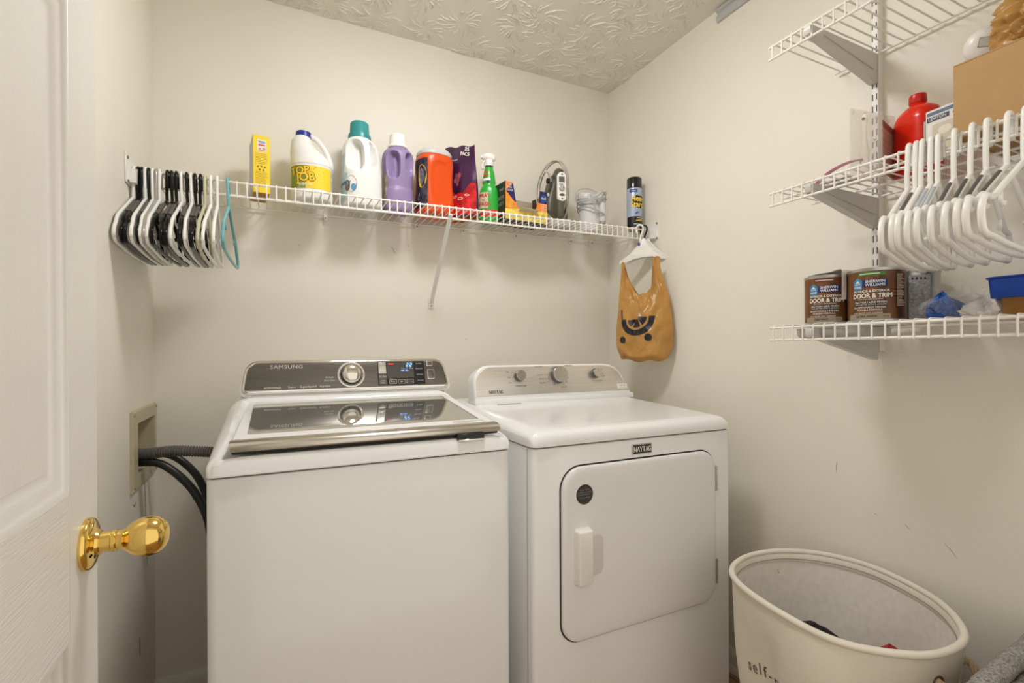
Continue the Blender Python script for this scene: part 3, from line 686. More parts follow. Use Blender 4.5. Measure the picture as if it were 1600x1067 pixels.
def smooth_tab(T, n=5):
    P = []
    for i in range(len(T)-1):
        a, b, c, d = T[max(i-1, 0)], T[i], T[i+1], T[min(i+2, len(T)-1)]
        for k in range(n):
            t = k/n; P.append(tuple(.5*((2*q)+(r-p)*t+(2*p-5*q+4*r-w)*t*t+(3*q-p-3*r+w)*t**3) for p, q, r, w in zip(a, b, c, d)))
    P.append(T[-1])
    out = [P[0]]
    for p in P[1:]:
        if p[0] > out[-1][0]+1e-5: out.append(p)
    return out
FR = -PI/2
M_hdpe = mat('white_bottle_plastic', (.83, .82, .79), .35, noise=.01, sss=.1)
M_blue = mat('dark_blue_plastic', (.015, .035, .26), .35); M_yellow = mat('yellow_print', (.90, .66, .03), .4, noise=.03)
M_teal2 = mat('teal_cap_plastic', (.03, .27, .27), .35); M_lav = mat('lavender_plastic', (.29, .215, .40), .35, noise=.02)
M_orange = mat('orange_tub_plastic', (.72, .075, .006), .3, noise=.03); M_lime = mat('pale_green_print', (.24, .31, .07), .5, noise=.4, scale=60)
M_green = mat('green_bottle_plastic', (.03, .42, .045), .25); M_red = mat('red_print', (.62, .03, .02), .45)
M_navy = mat('navy_print', (.02, .02, .12), .45); M_or2 = mat('orange_print', (.93, .27, .02), .45); M_cream = mat('cream_board', (.60, .55, .42), .6)
M_darkbr = mat('dark_brown_print', (.05, .025, .015), .45)

# 1 tall yellow carton
t = thing('powder_box', 'tall thin yellow carton with a grey side, first from the left on the back shelf', 'box', (-.035, 1.855, deck(-.035)), (0, 0, math.radians(7)))
w, h, dpt = .050, .186, .115
obj('carton', MB().box(-w/2, w/2, -dpt/2, dpt/2, 0, h, r=.0012, seg=1), M_yellow, t)
obj('side_panel', MB().box(-w/2-.0006, -w/2, -dpt/2+.002, dpt/2-.002, .002, h-.002), mat('pale_grey_card', (.55, .57, .60), .5, noise=.12, scale=40), t)
obj('bottom_panel', MB().box(-w/2+.001, w/2-.001, -dpt/2+.001, dpt/2-.001, -.0006, 0), mat('orange_brown_print', (.48, .22, .03), .5, noise=.3, scale=50), t)
m = MB(); yq = -dpt/2-.0004
m.box(-.013, .014, yq, yq+.0003, h-.052, h-.014); obj('printed_window', m, mat('white_print', (.80, .77, .70), .5), t)
m = MB()
for z, x0, x1, b in ((h-.020, -.010, .011, .003), (h-.0245, -.008, .010, .002)): m.box(x0, x1, yq-.0003, yq, z-b/2, z+b/2)
obj('blue_caption', m, mat('blue_print', (.10, .2, .42), .5), t)
m = MB()
for z, x0, x1, b in ((h-.031, -.010, .010, .004), (h-.043, -.009, -.001, .003), (h-.042, .003, .011, .003), (h-.048, -.01, .01, .002)): m.box(x0, x1, yq-.0003, yq, z-b/2, z+b/2)
obj('red_caption', m, M_red, t)
m = MB()
r2 = random.Random(5)
for i in range(7): m.box(-.018, .010+.007*r2.random(), yq, yq+.0003, h-.060-.0052*i-.0005, h-.060-.0052*i+.0005)
for i in range(8): m.box(-.018, .008+.009*r2.random(), yq, yq+.0003, h-.118-.0052*i-.0005, h-.118-.0052*i+.0005)
for i, (x, z) in enumerate(((-.011, 0), (-.001, .0015), (.009, 0), (-.006, -.009), (.005, -.0095))):
    m.add([(x+.0032*math.cos(a), yq, h-.102+z+.0032*math.sin(a)) for a in [k*PI/5 for k in range(10)]], [tuple(range(10))])
obj('small_print', m, mat('brown_print', (.30, .17, .02), .5), t)

# 2 bleach jug
X = .129
t = thing('bleach_bottle', 'white bleach jug with blue cap, side handle and yellow label', 'bottle', (X, 1.872, deck(X)), (0, 0, math.radians(-4)))
body = Body(smooth_tab([(0, 0, .058, .058, 2.4), (.003, 0, .064, .063, 2.4), (.01, 0, .068, .067, 2.4), (.03, 0, .0695, .068, 2.4), (.034, 0, .068, .067, 2.4), (.115, 0, .068, .067, 2.4), (.119, 0, .0695, .068, 2.4), (.135, -.001, .069, .067, 2.3), (.155, -.007, .0625, .062, 2.2), (.175, -.019, .0515, .055, 2.1), (.195, -.0285, .040, .046, 2), (.215, -.0325, .033, .037, 2), (.2285, -.030, .0255, .027, 2), (.236, -.027, .0215, .0215, 2), (.25, -.027, .0205, .0205, 2)], 4))
obj('jug', body.mesh(56, 40), M_hdpe, t, angle=60)
hd = catmull([(-.022, 0, .232), (-.004, 0, .236), (.018, 0, .226), (.041, 0, .198), (.057, 0, .163), (.0605, 0, .138), (.057, 0, .118)], 7)
obj('handle', MB().tube(hd, [.009]+[.0092]*(len(hd)-15)+[.0092+.0003*k for k in range(14)], 14), M_hdpe, t)
capm = MB(); loops = []
for z, r, q in ((.228, .0245, 1), (.229, .0258, 1), (.244, .0252, 1), (.2475, .024, 0), (.249, .021, 0), (.249, .001, 0)): loops.append([(-.027+(r-(.0008 if q and j % 2 else 0))*math.cos(2*PI*j/56), (r-(.0008 if q and j % 2 else 0))*math.sin(2*PI*j/56), z) for j in range(56)])
obj('cap', capm.loft(loops), M_blue, t)
obj('label', wrap_patch(MB(), body, FR-1.25, FR+.98, .036, .1135, .0006, 30, 6), M_yellow, t)
obj('label_flare', wrap_patch(MB(), body, FR-1.25, FR-.30, .036, .1130, .0009, 14, 6), M_lime, t)
obj('side_label', wrap_patch(MB(), body, FR+1.02, FR+1.6, .036, .1135, .0006, 10, 6), mat('grey_label', (.55, .53, .52), .5, noise=.3, scale=90), t)
m = MB()
for k in range(9):
    a = -.35+k*.19; c0 = (-.020, .083)
    if abs(a-.4) > 3: continue
    L0, L1 = .020, .048+.012*(k % 2); d_ = (math.cos(a), math.sin(a)); nn = (-d_[1]*.0007, d_[0]*.0007)
    pl = [(c0[0]+d_[0]*L0, c0[1]+d_[1]*L0*.8), (c0[0]+d_[0]*L1+nn[0], c0[1]+d_[1]*L1*.8+nn[1]), (c0[0]+d_[0]*L1-nn[0], c0[1]+d_[1]*L1*.8-nn[1])]
    if max(p[1] for p in pl) < .113: wrap_poly(m, body, [(x, z) for x, z in pl], FR, 0, .068, .0010)
obj('label_rays', m, M_red, t)
m = MB(); m2 = MB()
for s, x, z, sz in (('TOP', -.040, .0945, .035), ('JOB', -.020, .0725, .039)):
    wrap_text(m2, s, sz, body, FR+x/.068, z, .068, .0014, tilt=.10, bold=.12, sx=.92); wrap_text(m, s, sz, body, FR+x/.068, z, .068, .0018, tilt=.10, bold=.05, sx=.92)
obj('lettering_outline', m2, M_darkbr, t, angle=0); obj('lettering', m, mat('amber_print', (.93, .60, .03), .45), t, angle=0)
m = MB(); wrap_text(m, 'BLEACH', .0095, body, FR-.022/.068, .049, .068, .0014, bold=.04, sx=1.2); obj('caption', m, M_inkw, t, angle=0)
obj('emblem', wrap_poly(MB(), body, ellipse_pts(-.016, .1015, .010, .007), FR, 0, .068, .0012), M_or2, t)

# 3 large white softener bottle, 4 lavender bottle: a bar-like grip between two scoops
def grip_bottle(name, lab, X, Y, rz, M_, tab, scoops, cap_tab, Mc, ribs):
    t = thing(name, lab, 'bottle', (X, Y, deck(X)), (0, 0, rz)); b = Body(smooth_tab(tab, 4), scoops)
    obj('bottle', b.mesh(144, 96), M_, t, angle=70)
    n = 72; lp = []
    for z, r, q in cap_tab: lp.append([(tab[-1][1]+(r-(ribs if q and j % 3 == 0 else 0))*math.cos(2*PI*j/n), (r-(ribs if q and j % 3 == 0 else 0))*math.sin(2*PI*j/n), z) for j in range(n)])
    obj('cap', MB().loft(lp), Mc, t, angle=50)
    return t, b
t, b = grip_bottle('softener_bottle', 'tall white bottle with teal cap and moulded grip, pale blue label on its left', .298, 1.868, math.radians(5), M_hdpe,
    [(0, 0, .060, .05, 2.8), (.004, 0, .066, .056, 2.8), (.02, 0, .069, .058, 2.8), (.115, 0, .069, .058, 2.8), (.17, 0, .0665, .056, 2.6), (.205, -.002, .0645, .054, 2.5), (.228, -.004, .058, .05, 2.3), (.243, -.006, .046, .044, 2.1), (.252, -.007, .037, .037, 2), (.262, -.007, .035, .035, 2)],
    ((FR-.60, .180, .53, .055, .038), (FR+.54, .183, .19, .052, .032)),
    ((.250, .037, 0), (.252, .0405, 1), (.266, .0395, 1), (.268, .035, 0), (.270, .0345, 1), (.308, .0325, 1), (.311, .030, 0), (.311, .001, 0)), M_teal2, .0008)
M_pale = mat('pale_teal_label', (.42, .60, .62), .4, noise=.15, scale=30)
_m = wrap_patch(MB(), b, FR-1.75, FR-.98, .012, .112, .0007, 12, 10); wrap_patch(_m, b, FR-1.75, FR-1.30, .112, .185, .0007, 8, 8); obj('label', _m, M_pale, t)
m = MB(); wrap_text(m, 'Downy', .026, b, FR-1.42, .078, .062, .0012, bold=.02); obj('label_lettering', m, mat('dark_teal_ink', (.03, .16, .2), .5), t, angle=0)
obj('label_badge', wrap_poly(MB(), b, ellipse_pts(0, 0, .018, .030), FR-.78, .072, .062, .0007), mat('grey_bubble_print', (.50, .47, .42), .4, noise=.5, scale=70), t)
obj('label_figure', wrap_poly(MB(), b, ellipse_pts(0, 0, .009, .020), FR-.98, .066, .062, .0011), mat('dark_figure_print', (.17, .10, .09), .4, noise=.4, scale=90), t)
obj('label_drop', wrap_poly(MB(), b, ellipse_pts(0, 0, .008, .013), FR-.66, .060, .062, .0011), mat('blue_drop_print', (.10, .30, .48), .4, noise=.3, scale=90), t)
t, b = grip_bottle('fabric_bottle', 'lavender purple bottle with white ribbed cap and two moulded grip hollows', .432, 1.875, math.radians(4), M_lav,
    [(0, 0, .048, .042, 2.8), (.004, 0, .053, .047, 2.8), (.02, 0, .056, .05, 2.8), (.075, 0, .0545, .049, 2.8), (.09, 0, .052, .046, 2.6), (.12, 0, .0535, .047, 2.7), (.19, 0, .057, .05, 2.8), (.215, 0, .0555, .049, 2.7), (.228, 0, .050, .046, 2.4), (.236, 0, .042, .041, 2.1), (.240, 0, .0335, .0335, 2), (.252, 0, .032, .032, 2)],
    ((FR-.58, .168, .47, .050, .031), (FR+.62, .178, .34, .041, .027)),
    ((.243, .0325, 0), (.245, .0365, 0), (.252, .0365, 0), (.256, .032, 0), (.258, .031, 1), (.292, .029, 1), (.295, .027, 0), (.295, .001, 0)), M_whitep, .0009)
obj('label', wrap_patch(MB(), b, FR-1.9, FR-1.06, .02, .135, .0007, 10, 8), mat('cream_brown_label', (.42, .34, .26), .45, noise=.5, scale=55), t)
obj('neck_ring', MB().lathe([(.034, .2365), (.0355, .2365), (.0355, .2385), (.034, .2385)], 40), M_dark, t)

# 5 orange pod tub
X = .572
t = thing('pod_tub', 'squat orange laundry pod tub with translucent grey lid', 'tub', (X, 1.868, deck(X)), (0, 0, math.radians(9)))
b = Body(smooth_tab([(0, 0, .062, .054, 3), (.004, 0, .068, .06, 3), (.02, 0, .071, .063, 3), (.07, 0, .070, .062, 3), (.13, 0, .067, .06, 3), (.19, 0, .070, .062, 3), (.215, 0, .069, .061, 2.8), (.226, 0, .064, .057, 2.6), (.230, 0, .056, .05, 2.5)], 4), ((FR+.05, .115, .66, .085, .0065),))
obj('tub', b.mesh(72, 60), M_orange, t, angle=70)
lt = Body(smooth_tab([(.226, 0, .066, .059, 2.6), (.228, 0, .0665, .0595, 2.6), (.238, 0, .066, .059, 2.6), (.250, 0, .058, .052, 2.5), (.257, 0, .045, .040, 2.4), (.259, 0, .03, .027, 2.2), (.2595, 0, .01, .009, 2)], 4))
obj('lid', lt.mesh(56, 24), mat('translucent_grey_lid', (.58, .56, .53), .3, noise=.03, sss=.2), t, angle=60)
for k in (-.006, -.002, .002, .006): obj('lid_rib', MB().box(k-.0008, k+.0008, -.0415, -.036, .250, .2575, r=.0005, seg=1), M_whitep, t)
obj('label', wrap_patch(MB(), b, FR-1.75, FR-.78, .02, .205, .0012, 16, 14), mat('dark_swirl_label', (.035, .035, .055), .4, noise=.8, scale=45), t)
obj('label_ring', wrap_poly(MB(), b, ellipse_pts(0, 0, .021, .044), FR-1.14, .138, .066, .0018), mat('gold_ring_print', (.74, .42, .05), .4, noise=.3, scale=60), t)
obj('label_eye', wrap_poly(MB(), b, ellipse_pts(0, 0, .013, .030), FR-1.17, .138, .066, .0024), mat('blue_grey_swirl_print', (.20, .22, .30), .4, noise=.6, scale=70), t)
obj('label_band', wrap_poly(MB(), b, [(-.025, -.05), (.012, -.052), (.018, -.030), (-.02, -.024)], FR-1.02, .10, .066, .0018), mat('pale_print', (.56, .55, .50), .4, noise=.5, scale=120), t)

# 6 stand-up pouch
X = .682
t = thing('pod_pouch', 'glossy purple and red stand-up pouch with orange edge beside the orange tub', 'pouch', (X, 1.862, deck(X)), (0, 0, math.radians(-60)))
N = 15
def pouch(u, v, s):      # u across -1..1, v up 0..1
    wv = .082-.006*v; th = .044*(1-v)**.75*(1-abs(u)**3.2)+.0006
    wr = .0022*math.sin(9*u+6*v)*math.sin(PI*v)+.0016*math.sin(17*v+4*u)
    return (u*wv+.004*math.sin(5*v), s*th+wr*(1-abs(u)**4)+.004*math.sin(4*v+1), .290*v-.012*u*v+.0035*math.sin(7*u)*v)
for nm, s, M_ in (('front_film', -1, mat('purple_red_film', (.05, .012, .05), .18, noise=.4, scale=14)), ('back_film', 1, mat('orange_film', (.80, .20, .02), .25, noise=.1))):
    m = MB(); m.v = [pouch(-1+2*i/N, j/22, s) for j in range(23) for i in range(N+1)]
    m.f = [(j*(N+1)+i, j*(N+1)+i+1, (j+1)*(N+1)+i+1, (j+1)*(N+1)+i) for j in range(22) for i in range(N)]
    obj(nm, m, M_, t, angle=80)
def on_pouch(px_, pz_, off=.0012):
    u = px_/.08; p = pouch(u, pz_/.290, -1); return (p[0], p[1]-off, p[2])
m = MB(); N2 = 12; m.v = [on_pouch(-.076+.152*i/N2, .006+.10*j/8+(.03*math.sin(i*.7) if j == 8 else 0)) for j in range(9) for i in range(N2+1)]
m.f = [(j*13+i, j*13+i+1, j*13+i+14, j*13+i+13) for j in range(8) for i in range(12)]
obj('red_print', m, mat('glossy_red_film', (.50, .012, .015), .2, noise=.5, scale=30), t, angle=80)
m = MB()
for x, z in ((-.012, .150), (.006, .150), (-.004, .166), (.014, .164), (.0, .135)): k = len(m.v); q = ellipse_pts(x, z, .0085, .011, 14); m.v += [on_pouch(a, b_, .002) for a, b_ in q]; m.f.append(tuple(range(k, k+len(q))))
obj('flower_print', m, mat('dull_pink_print', (.36, .10, .12), .35), t)
m = MB()
for s, x, z, sz in (('35', .045, .276, .024), ('PACS', .036, .254, .020)):
    v, f = text(s, sz, bold=.04); m.add([on_pouch(x+a, z+c, .002) for a, c in v], f)
for s, x, z, sz in (('scent pacs', -.02, .235, .010),):
    v, f = text(s, sz); m.add([on_pouch(x+a, z+c, .002) for a, c in v], f)
obj('lettering', m, M_inkw, t, angle=0)
m = MB()
for x, z, r in ((-.03, .075, .012), (-.008, .082, .010), (.02, .07, .013), (.045, .085, .009)):
    k = len(m.v); q = [(x+r*math.cos(a), z+r*.5*math.sin(a)) for a in [i*PI/8 for i in range(16)]]+[(x+r*.7*math.cos(a), z+r*.3*math.sin(a)) for a in [i*PI/8 for i in range(16)]]
    m.v += [on_pouch(a, c, .0022) for a, c in q]
    m.f += [(k+i, k+(i+1) % 16, k+16+(i+1) % 16, k+16+i) for i in range(16)]
obj('swirl_print', m, mat('pink_white_print', (.75, .45, .40), .4), t)

# 7 green trigger spray bottle
X = .806
t = thing('spray_bottle', 'bright green stain spray bottle with white trigger head', 'bottle', (X, 1.87, deck(X)), (0, 0, math.radians(-28)))
b = Body(smooth_tab([(0, 0, .036, .026, 2.6), (.003, 0, .040, .03, 2.6), (.02, 0, .042, .032, 2.6), (.07, 0, .041, .0315, 2.5), (.115, 0, .039, .030, 2.4), (.135, 0, .035, .028, 2.3), (.150, 0, .027, .024, 2.2), (.157, 0, .0255, .023, 2.1), (.165, 0, .0265, .0235, 2.1), (.20, 0, .0225, .021, 2), (.224, 0, .0165, .0165, 2), (.232, 0, .0145, .0145, 2)], 4))
obj('bottle', b.mesh(48, 50), M_green, t, angle=60)
obj('collar', MB().lathe([(0, .225), (.0155, .225), (.0165, .228), (.0165, .2315), (0, .2315)], 28), M_dark, t)
obj('neck', MB().lathe([(0, .231), (.0185, .231), (.018, .245), (.0165, .256), (0, .256)], 28), M_whitep, t)
hdl = []
for x, z, w, hh in ((-.026, .268, .007, .008), (-.022, .270, .0105, .011), (-.012, .272, .0125, .0145), (0, .270, .014, .0175), (.012, .268, .0145, .017), (.022, .2655, .013, .0135), (.027, .264, .008, .008)):
    hdl.append([(x, w*math.cos(a), z+hh*math.sin(a)) for a in [2*PI*j/20 for j in range(20)]])
obj('trigger_head', MB().loft(hdl), M_whitep, t, angle=60)
obj('nozzle', MB().lathe([(0, 0), (.0075, 0), (.008, .009), (0, .009)], 16, Matrix.Translation((-.024, 0, .271)) @ Matrix.Rotation(-PI/2, 4, 'Y')), M_whitep, t)
obj('trigger', MB().tube(catmull([(-.014, 0, .260), (-.023, 0, .248), (-.027, 0, .234), (-.0245, 0, .222)], 5), .0042, 10), M_whitep, t)
obj('red_band', wrap_patch(MB(), b, FR-1.0, FR+1.25, .018, .046, .0006, 20, 3), M_red, t)
obj('label_patch', wrap_patch(MB(), b, FR-1.25, FR-.05, .052, .118, .0006, 14, 6), mat('pale_label_print', (.55, .56, .38), .45, noise=.25, scale=60), t)
m = MB()
for s, z, sz in (("SPRAY", .103, .021), ("'N", .0845, .013), ("WASH", .068, .022)): wrap_text(m, s, sz, b, FR-.62, z, .036, .0012, bold=.05, sx=.95)
wrap_text(m, 'Try', .016, b, FR-.5, .204, .022, .0012, bold=.05); wrap_text(m, 'NEW', .013, b, FR-.5, .188, .024, .0012, bold=.05)
obj('lettering', m, M_red, t, angle=0)
obj('neck_label', wrap_patch(MB(), b, FR-1.2, FR+.35, .168, .178, .0007, 12, 3), M_inkw, t)
obj('neck_badge', wrap_poly(MB(), b, ellipse_pts(0, 0, .008, .006), FR-.1, .162, .025, .0009), M_navy, t)

# 8 dryer sheet carton with a cut away front
X = .935
t = thing('dryer_sheet_box', 'open orange and black dryer sheet carton with a cut-away front', 'box', (X, 1.848, deck(X)), (0, 0, math.radians(5)))
bw, bd_, bh = .205, .115, .15
M_bk = mat('black_carton', (.022, .02, .02), .4); M_in = mat('carton_inside', (.50, .43, .32), .7)
obj('side_wall', MB().box(-bw/2, -bw/2+.002, -bd_/2, bd_/2, 0, bh), M_bk, t); obj('side_wall', MB().box(bw/2-.002, bw/2, -bd_/2, bd_/2, 0, bh*.86), M_darkbr, t)
obj('back_wall', MB().box(-bw/2, bw/2, bd_/2-.002, bd_/2, 0, bh*.80), M_in, t); obj('bottom', MB().box(-bw/2, bw/2, -bd_/2, bd_/2, 0, .002), M_bk, t)
cut = [(-bw/2, 0), (bw/2, 0), (bw/2, .135), (bw/2-.038, .135), (bw/2-.046, .085), (bw/2-.060, .052), (bw/2-.085, .040), (-.02, .042), (-.035, .048), (-.05, .062), (-.066, .148), (-bw/2, .15)]
obj('front_wall', MB().prism(cut, bd_/2-.002, bd_/2), M_or2, t, angle=0)
yq = -bd_/2-.0004
def poly(nm, pts, M_, o=0): m = MB(); m.add([(x, yq-o, z) for x, z in pts], [tuple(range(len(pts)))]); obj(nm, m, M_, t, angle=0)
poly('yellow_print', [(-bw/2, 0), (bw/2, 0), (bw/2, .05), (bw/2-.055, .048), (bw/2-.085, .039), (-.02, .041), (-.035, .047), (-.05, .045), (-bw/2, .040)], mat('yellow_flower_print', (.88, .60, .10), .45, noise=.35, scale=50))
poly('navy_print', [(-.099, .112), (-.066, .146), (-.0525, .074), (-.058, .072)], M_navy, .0003)
poly('peach_print', [(-.101, .045), (-.099, .085), (-.075, .082), (-.056, .062), (-.048, .05), (-.06, .043)], mat('peach_print', (.85, .33, .04), .45, noise=.3, scale=40), .0003)
poly('navy_tab', [(bw/2-.038, .1345), (bw/2-.001, .1345), (bw/2-.001, .085), (bw/2-.046, .085)], M_navy, .0003)
poly('tab_disc', ellipse_pts(bw/2-.0195, .105, .0165, .0165, 22), mat('mid_blue_print', (.03, .08, .25), .4), .0006)
m = MB(); flat_text(m, '4in1', .015, bw/2-.0195, yq-.001, .106, bold=.04)
for i in range(4): flat_text(m, 'soft fresh', .0085, bw/2-.020, yq-.001, .080-.009*i)
for i, s in enumerate(('FREE', 'AND', 'CLEAR')): flat_text(m, s, .012, -.084, yq-.0006, .139-.0115*i, bold=.03)
obj('lettering', m, M_inkw, t, angle=0)
m = MB(); MS = Matrix.Translation((-bw/2-.0006, 0, 0)) @ Matrix.Rotation(-PI/2, 4, 'Z')
flat_text(m, 'DRYER', .021, .022, 0, .088, MS, bold=.03, sx=.9); flat_text(m, 'SHEETS', .019, .022, 0, .064, MS, bold=.02, sx=.85)
flat_text(m, 'DRYER', .018, -.03, 0, .066, MS, bold=.02, sx=.85); flat_text(m, 'fresh', .018, .03, 0, .122, MS)
obj('side_lettering', m, mat('grey_white_print', (.45, .43, .40), .5), t, angle=0)
obj('front_flap', MB().loft([[(x, y-.058, z) for x, z, y in ((-.04, .041, 0), (.05, .041, 0), (.045, .047, -.02), (-.036, .047, -.02))], [(x, y-.058, z+.0012) for x, z, y in ((-.04, .041, 0), (.05, .041, 0), (.045, .047, -.02), (-.036, .047, -.02))]]), M_cream, t, angle=0)

# 9 iron standing on its heel with its cord looped over it
X = 1.127
t = thing('clothes_iron', 'white and olive steam iron standing upright on its heel, cord wound around', 'iron', (X, 1.868, deck(X)), (0, 0, math.radians(-14)))
def tear(sc, z0, z1, n=22):
    L = []
    for i in range(n+1):
        v = i/n; L.append((sc*(1-v**2.1)**.62, z0+(z1-z0)*v))
    return [(-x, z) for x, z in L]+[(x, z) for x, z in reversed(L[:-1])]
M_sole = mat('dark_grey_soleplate', (.10, .095, .085), .35, metal=.4); M_ol = mat('olive_grey_iron_body', (.105, .095, .06), .35)
tr = tear(.060, .03, .262)
obj('soleplate', MB().prism(tr, -.046, -.038, r=.003), M_sole, t)
lp = [[(x*k, y, .03+(z-.03)*(.5+.5*k)) for x, z in tr] for y, k in ((.038, .97), (.02, .95), (.004, .88), (-.006, .72), (-.010, .5))]
obj('body_shell', MB().loft(lp), M_ol, t, angle=50)
obj('collar', MB().loft([[(x*1.02, y, z+.001) for x, z in tr] for y in (.0405, .036)]), M_whitep, t)
hp_ = catmull([(0, .0, .235), (0, -.028, .243), (0, -.05, .225), (0, -.056, .18), (0, -.055, .12), (0, -.050, .06), (0, -.03, .034), (0, 0, .03)], 6)
obj('handle', MB().tube(hp_, [.017]*10+[.0195]*(len(hp_)-20)+[.017]*10, 16), M_ol, t)
obj('heel', MB().box(-.052, .052, -.066, .046, 0, .034, r=.010, seg=3), mat('smoky_clear_plastic', (.62, .60, .58), .15, alpha=.75), t)
pn = bpy.data.objects.new('handle_panel', None); COL.objects.link(pn); pn.parent = t; pn.location = (.002, -.074, .166); pn.rotation_euler = (math.radians(-2), 0, 0)
obj('panel_shell', MB().prism(rr(-.0195, .0195, -.062, .062, .0185, 6), -.016, .003, r=.003), M_whitep, pn)
obj('screen_bezel', MB().prism(rr(-.0145, .0125, .017, .043, .002, 3), .0028, .0036, r=.0003), M_silver, pn)
obj('screen', MB().prism(rr(-.0125, .0105, .019, .041, .001, 2), .0034, .0039, r=.0002), mat('lcd_grey_green', (.13, .14, .12), .2), pn)
obj('dial', MB().lathe([(0, .003), (.0125, .003), (.0118, .009), (.009, .0105), (0, .0105)], 28, Matrix.Translation((-.002, 0, -.008)) @ TY), M_silver, pn)
obj('dial_grip', MB().box(-.0035, -.0005, -.0125, -.0095, -.018, .002, r=.0008, seg=1), M_whitep, pn)
obj('slider', MB().box(-.014, .006, -.0055, -.003, .0075, .0105, r=.001, seg=1), M_silver, pn)
obj('button', MB().prism(ellipse_pts(0, -.036, .0115, .0055, 20), .003, .005, r=.001), M_ol, pn)
for z in (.052, -.052): obj('screw', MB().lathe([(0, .003), (.003, .003), (.003, .0045), (0, .0045)], 10, Matrix.Translation((0, 0, z)) @ TY), M_black, pn)
M_cord = mat('pale_grey_cord', (.55, .52, .46), .45)
r2 = random.Random(11); cp = []
for k in range(4):
    for q in range(9):
        a = 2*PI*q/9; zc = .15-.006*k
        cp.append((.066*math.cos(a)*(1+.08*r2.uniform(-1, 1))-.012-.006*k, -.030+.024*math.cos(2*a+.6)-.007*k*0-.01*math.sin(a)-.012*(k % 2), zc+(.128+.006*k)*math.sin(a)*(1 if math.sin(a) > 0 else .95)))
cp = [(x, min(y, .022), max(z, .008)) for x, y, z in cp]
obj('cord', MB().tube(catmull(cp, 5), .0032, 8), M_cord, t)
obj('cord_guard', MB().tube(catmull([(-.035, -.03, .20), (-.045, -.045, .225), (-.058, -.05, .235), (-.07, -.05, .232)], 4), [.006]*5+[.0045]*8, 10), M_cord, t)
obj('cord_tie', MB().box(-.058, -.044, -.055, -.036, .188, .206, r=.002, seg=1), M_black, t)
obj('water_button', MB().lathe([(0, 0), (.0065, 0), (.0065, .004), (0, .005)], 16, Matrix.Translation((-.040, -.002, .150)) @ TY), M_whitep, t)

# 10 handheld steamer
X = 1.298
t = thing('garment_steamer', 'small white handheld garment steamer with its grey cord wound round it', 'steamer', (X, 1.862, deck(X)), (0, 0, math.radians(-30)))
M_wp2 = mat('cool_white_plastic', (.70, .69, .70), .3)
b = Body(smooth_tab([(0, 0, .044, .04, 2.3), (.004, 0, .048, .044, 2.3), (.05, 0, .0475, .044, 2.3), (.10, 0, .0465, .043, 2.3), (.118, 0, .046, .042, 2.3), (.124, 0, .041, .038, 2.2), (.127, 0, .032, .03, 2)], 4))
obj('tank', b.mesh(40, 30), M_wp2, t, angle=60)
hs = [[(x0+rx*math.cos(a), .0+.03*math.sin(a)*(1 if ry > .5 else .8), z-.25*rx*math.cos(a)*(1 if z > .15 else 0)) for a in [2*PI*j/24 for j in range(24)]] for x0, rx, ry, z in ((0, .036, 1, .122), (-.004, .042, 1, .135), (-.008, .046, 1, .158), (-.006, .044, 1, .168), (-.004, .03, 1, .172))]
obj('steam_head', MB().loft(hs), M_wp2, t, angle=60)
hl = catmull([(.01, -.008, .150), (.036, -.016, .156), (.052, -.02, .14), (.056, -.022, .10), (.056, -.022, .045)], 6)
obj('handle', MB().tube(hl, [.013]*8+[.0165]*(len(hl)-9)+[.0145], 16), M_wp2, t)
obj('handle_end', MB().lathe([(0, 0), (.012, 0), (.014, .006), (.014, .012), (0, .012)], 20, Matrix.Translation((.056, -.022, .034))), M_silver, t)
cp = []
for k in range(4):
    for q in range(10):
        a = 2*PI*q/10; zz_ = (.150, .142, .128, .082)[k]
        cp.append((.008+(.066 if k < 3 else .062)*math.cos(a)*(1+.05*r2.uniform(-1, 1)), -.006+.060*math.sin(a), zz_+.012*math.sin(a+k)+(.03*max(0, math.cos(a)) if k == 1 else 0)-(.022*math.cos(a) if k == 3 else 0)))
cp += [(-.05, -.02, .13), (-.06, -.03, .165), (-.05, -.03, .188), (-.01, -.03, .192), (.03, -.03, .175)]
obj('cord', MB().tube(catmull(cp, 5), .003, 8), mat('silver_grey_cord', (.48, .48, .48), .35), t)
cv = catmull([(.0, -.064, .155), (.012, -.068, .12), (.018, -.064, .09), (.022, -.06, .07)], 5)
obj('cord_end', MB().tube(cv, .0034, 8), bpy.data.materials['silver_grey_cord'], t)
obj('water_mark', MB().box(.003, .0055, -.0475, -.045, .005, .058, r=.001, seg=1), M_whitep, t)

# 11 starch can
t = thing('starch_can', 'blue and black spray starch can with black cap by the right wall', 'can', (1.452, 1.738, deck(1.452)), (0, 0, math.radians(-10)))
b = Body([(0, 0, .031, .031, 2), (.002, 0, .0335, .0335, 2), (.005, 0, .0335, .0335, 2), (.176, 0, .0335, .0335, 2), (.180, 0, .0325, .0325, 2)])
obj('can', b.mesh(48, 4), mat('pale_blue_tin', (.42, .50, .64), .25, metal=.2), t)
obj('cap', MB().lathe([(0, .179), (.0335, .179), (.0330, .222), (.0315, .226), (.028, .228), (0, .2285)], 48), mat('glossy_black_cap', (.008, .008, .009), .12, coat=.5), t)
obj('rim', MB().lathe([(.0325, -.001), (.0345, 0), (.0345, .004), (.0335, .005)], 40), M_steel, t)
obj('lower_band', wrap_patch(MB(), b, FR-1.6, FR+1.6, .006, .052, .0005, 30, 3), M_black, t)
obj('yellow_edge', wrap_poly(MB(), b, [(-.045, .050), (.045, .0565), (.045, .0585), (-.045, .0525)], FR, 0, .0335, .0008), M_yellow, t) if 0 else None
m = MB(); q = ellipse_pts(.010, .118, .033, .030, 40); kx = len(m.v)
rows = 12
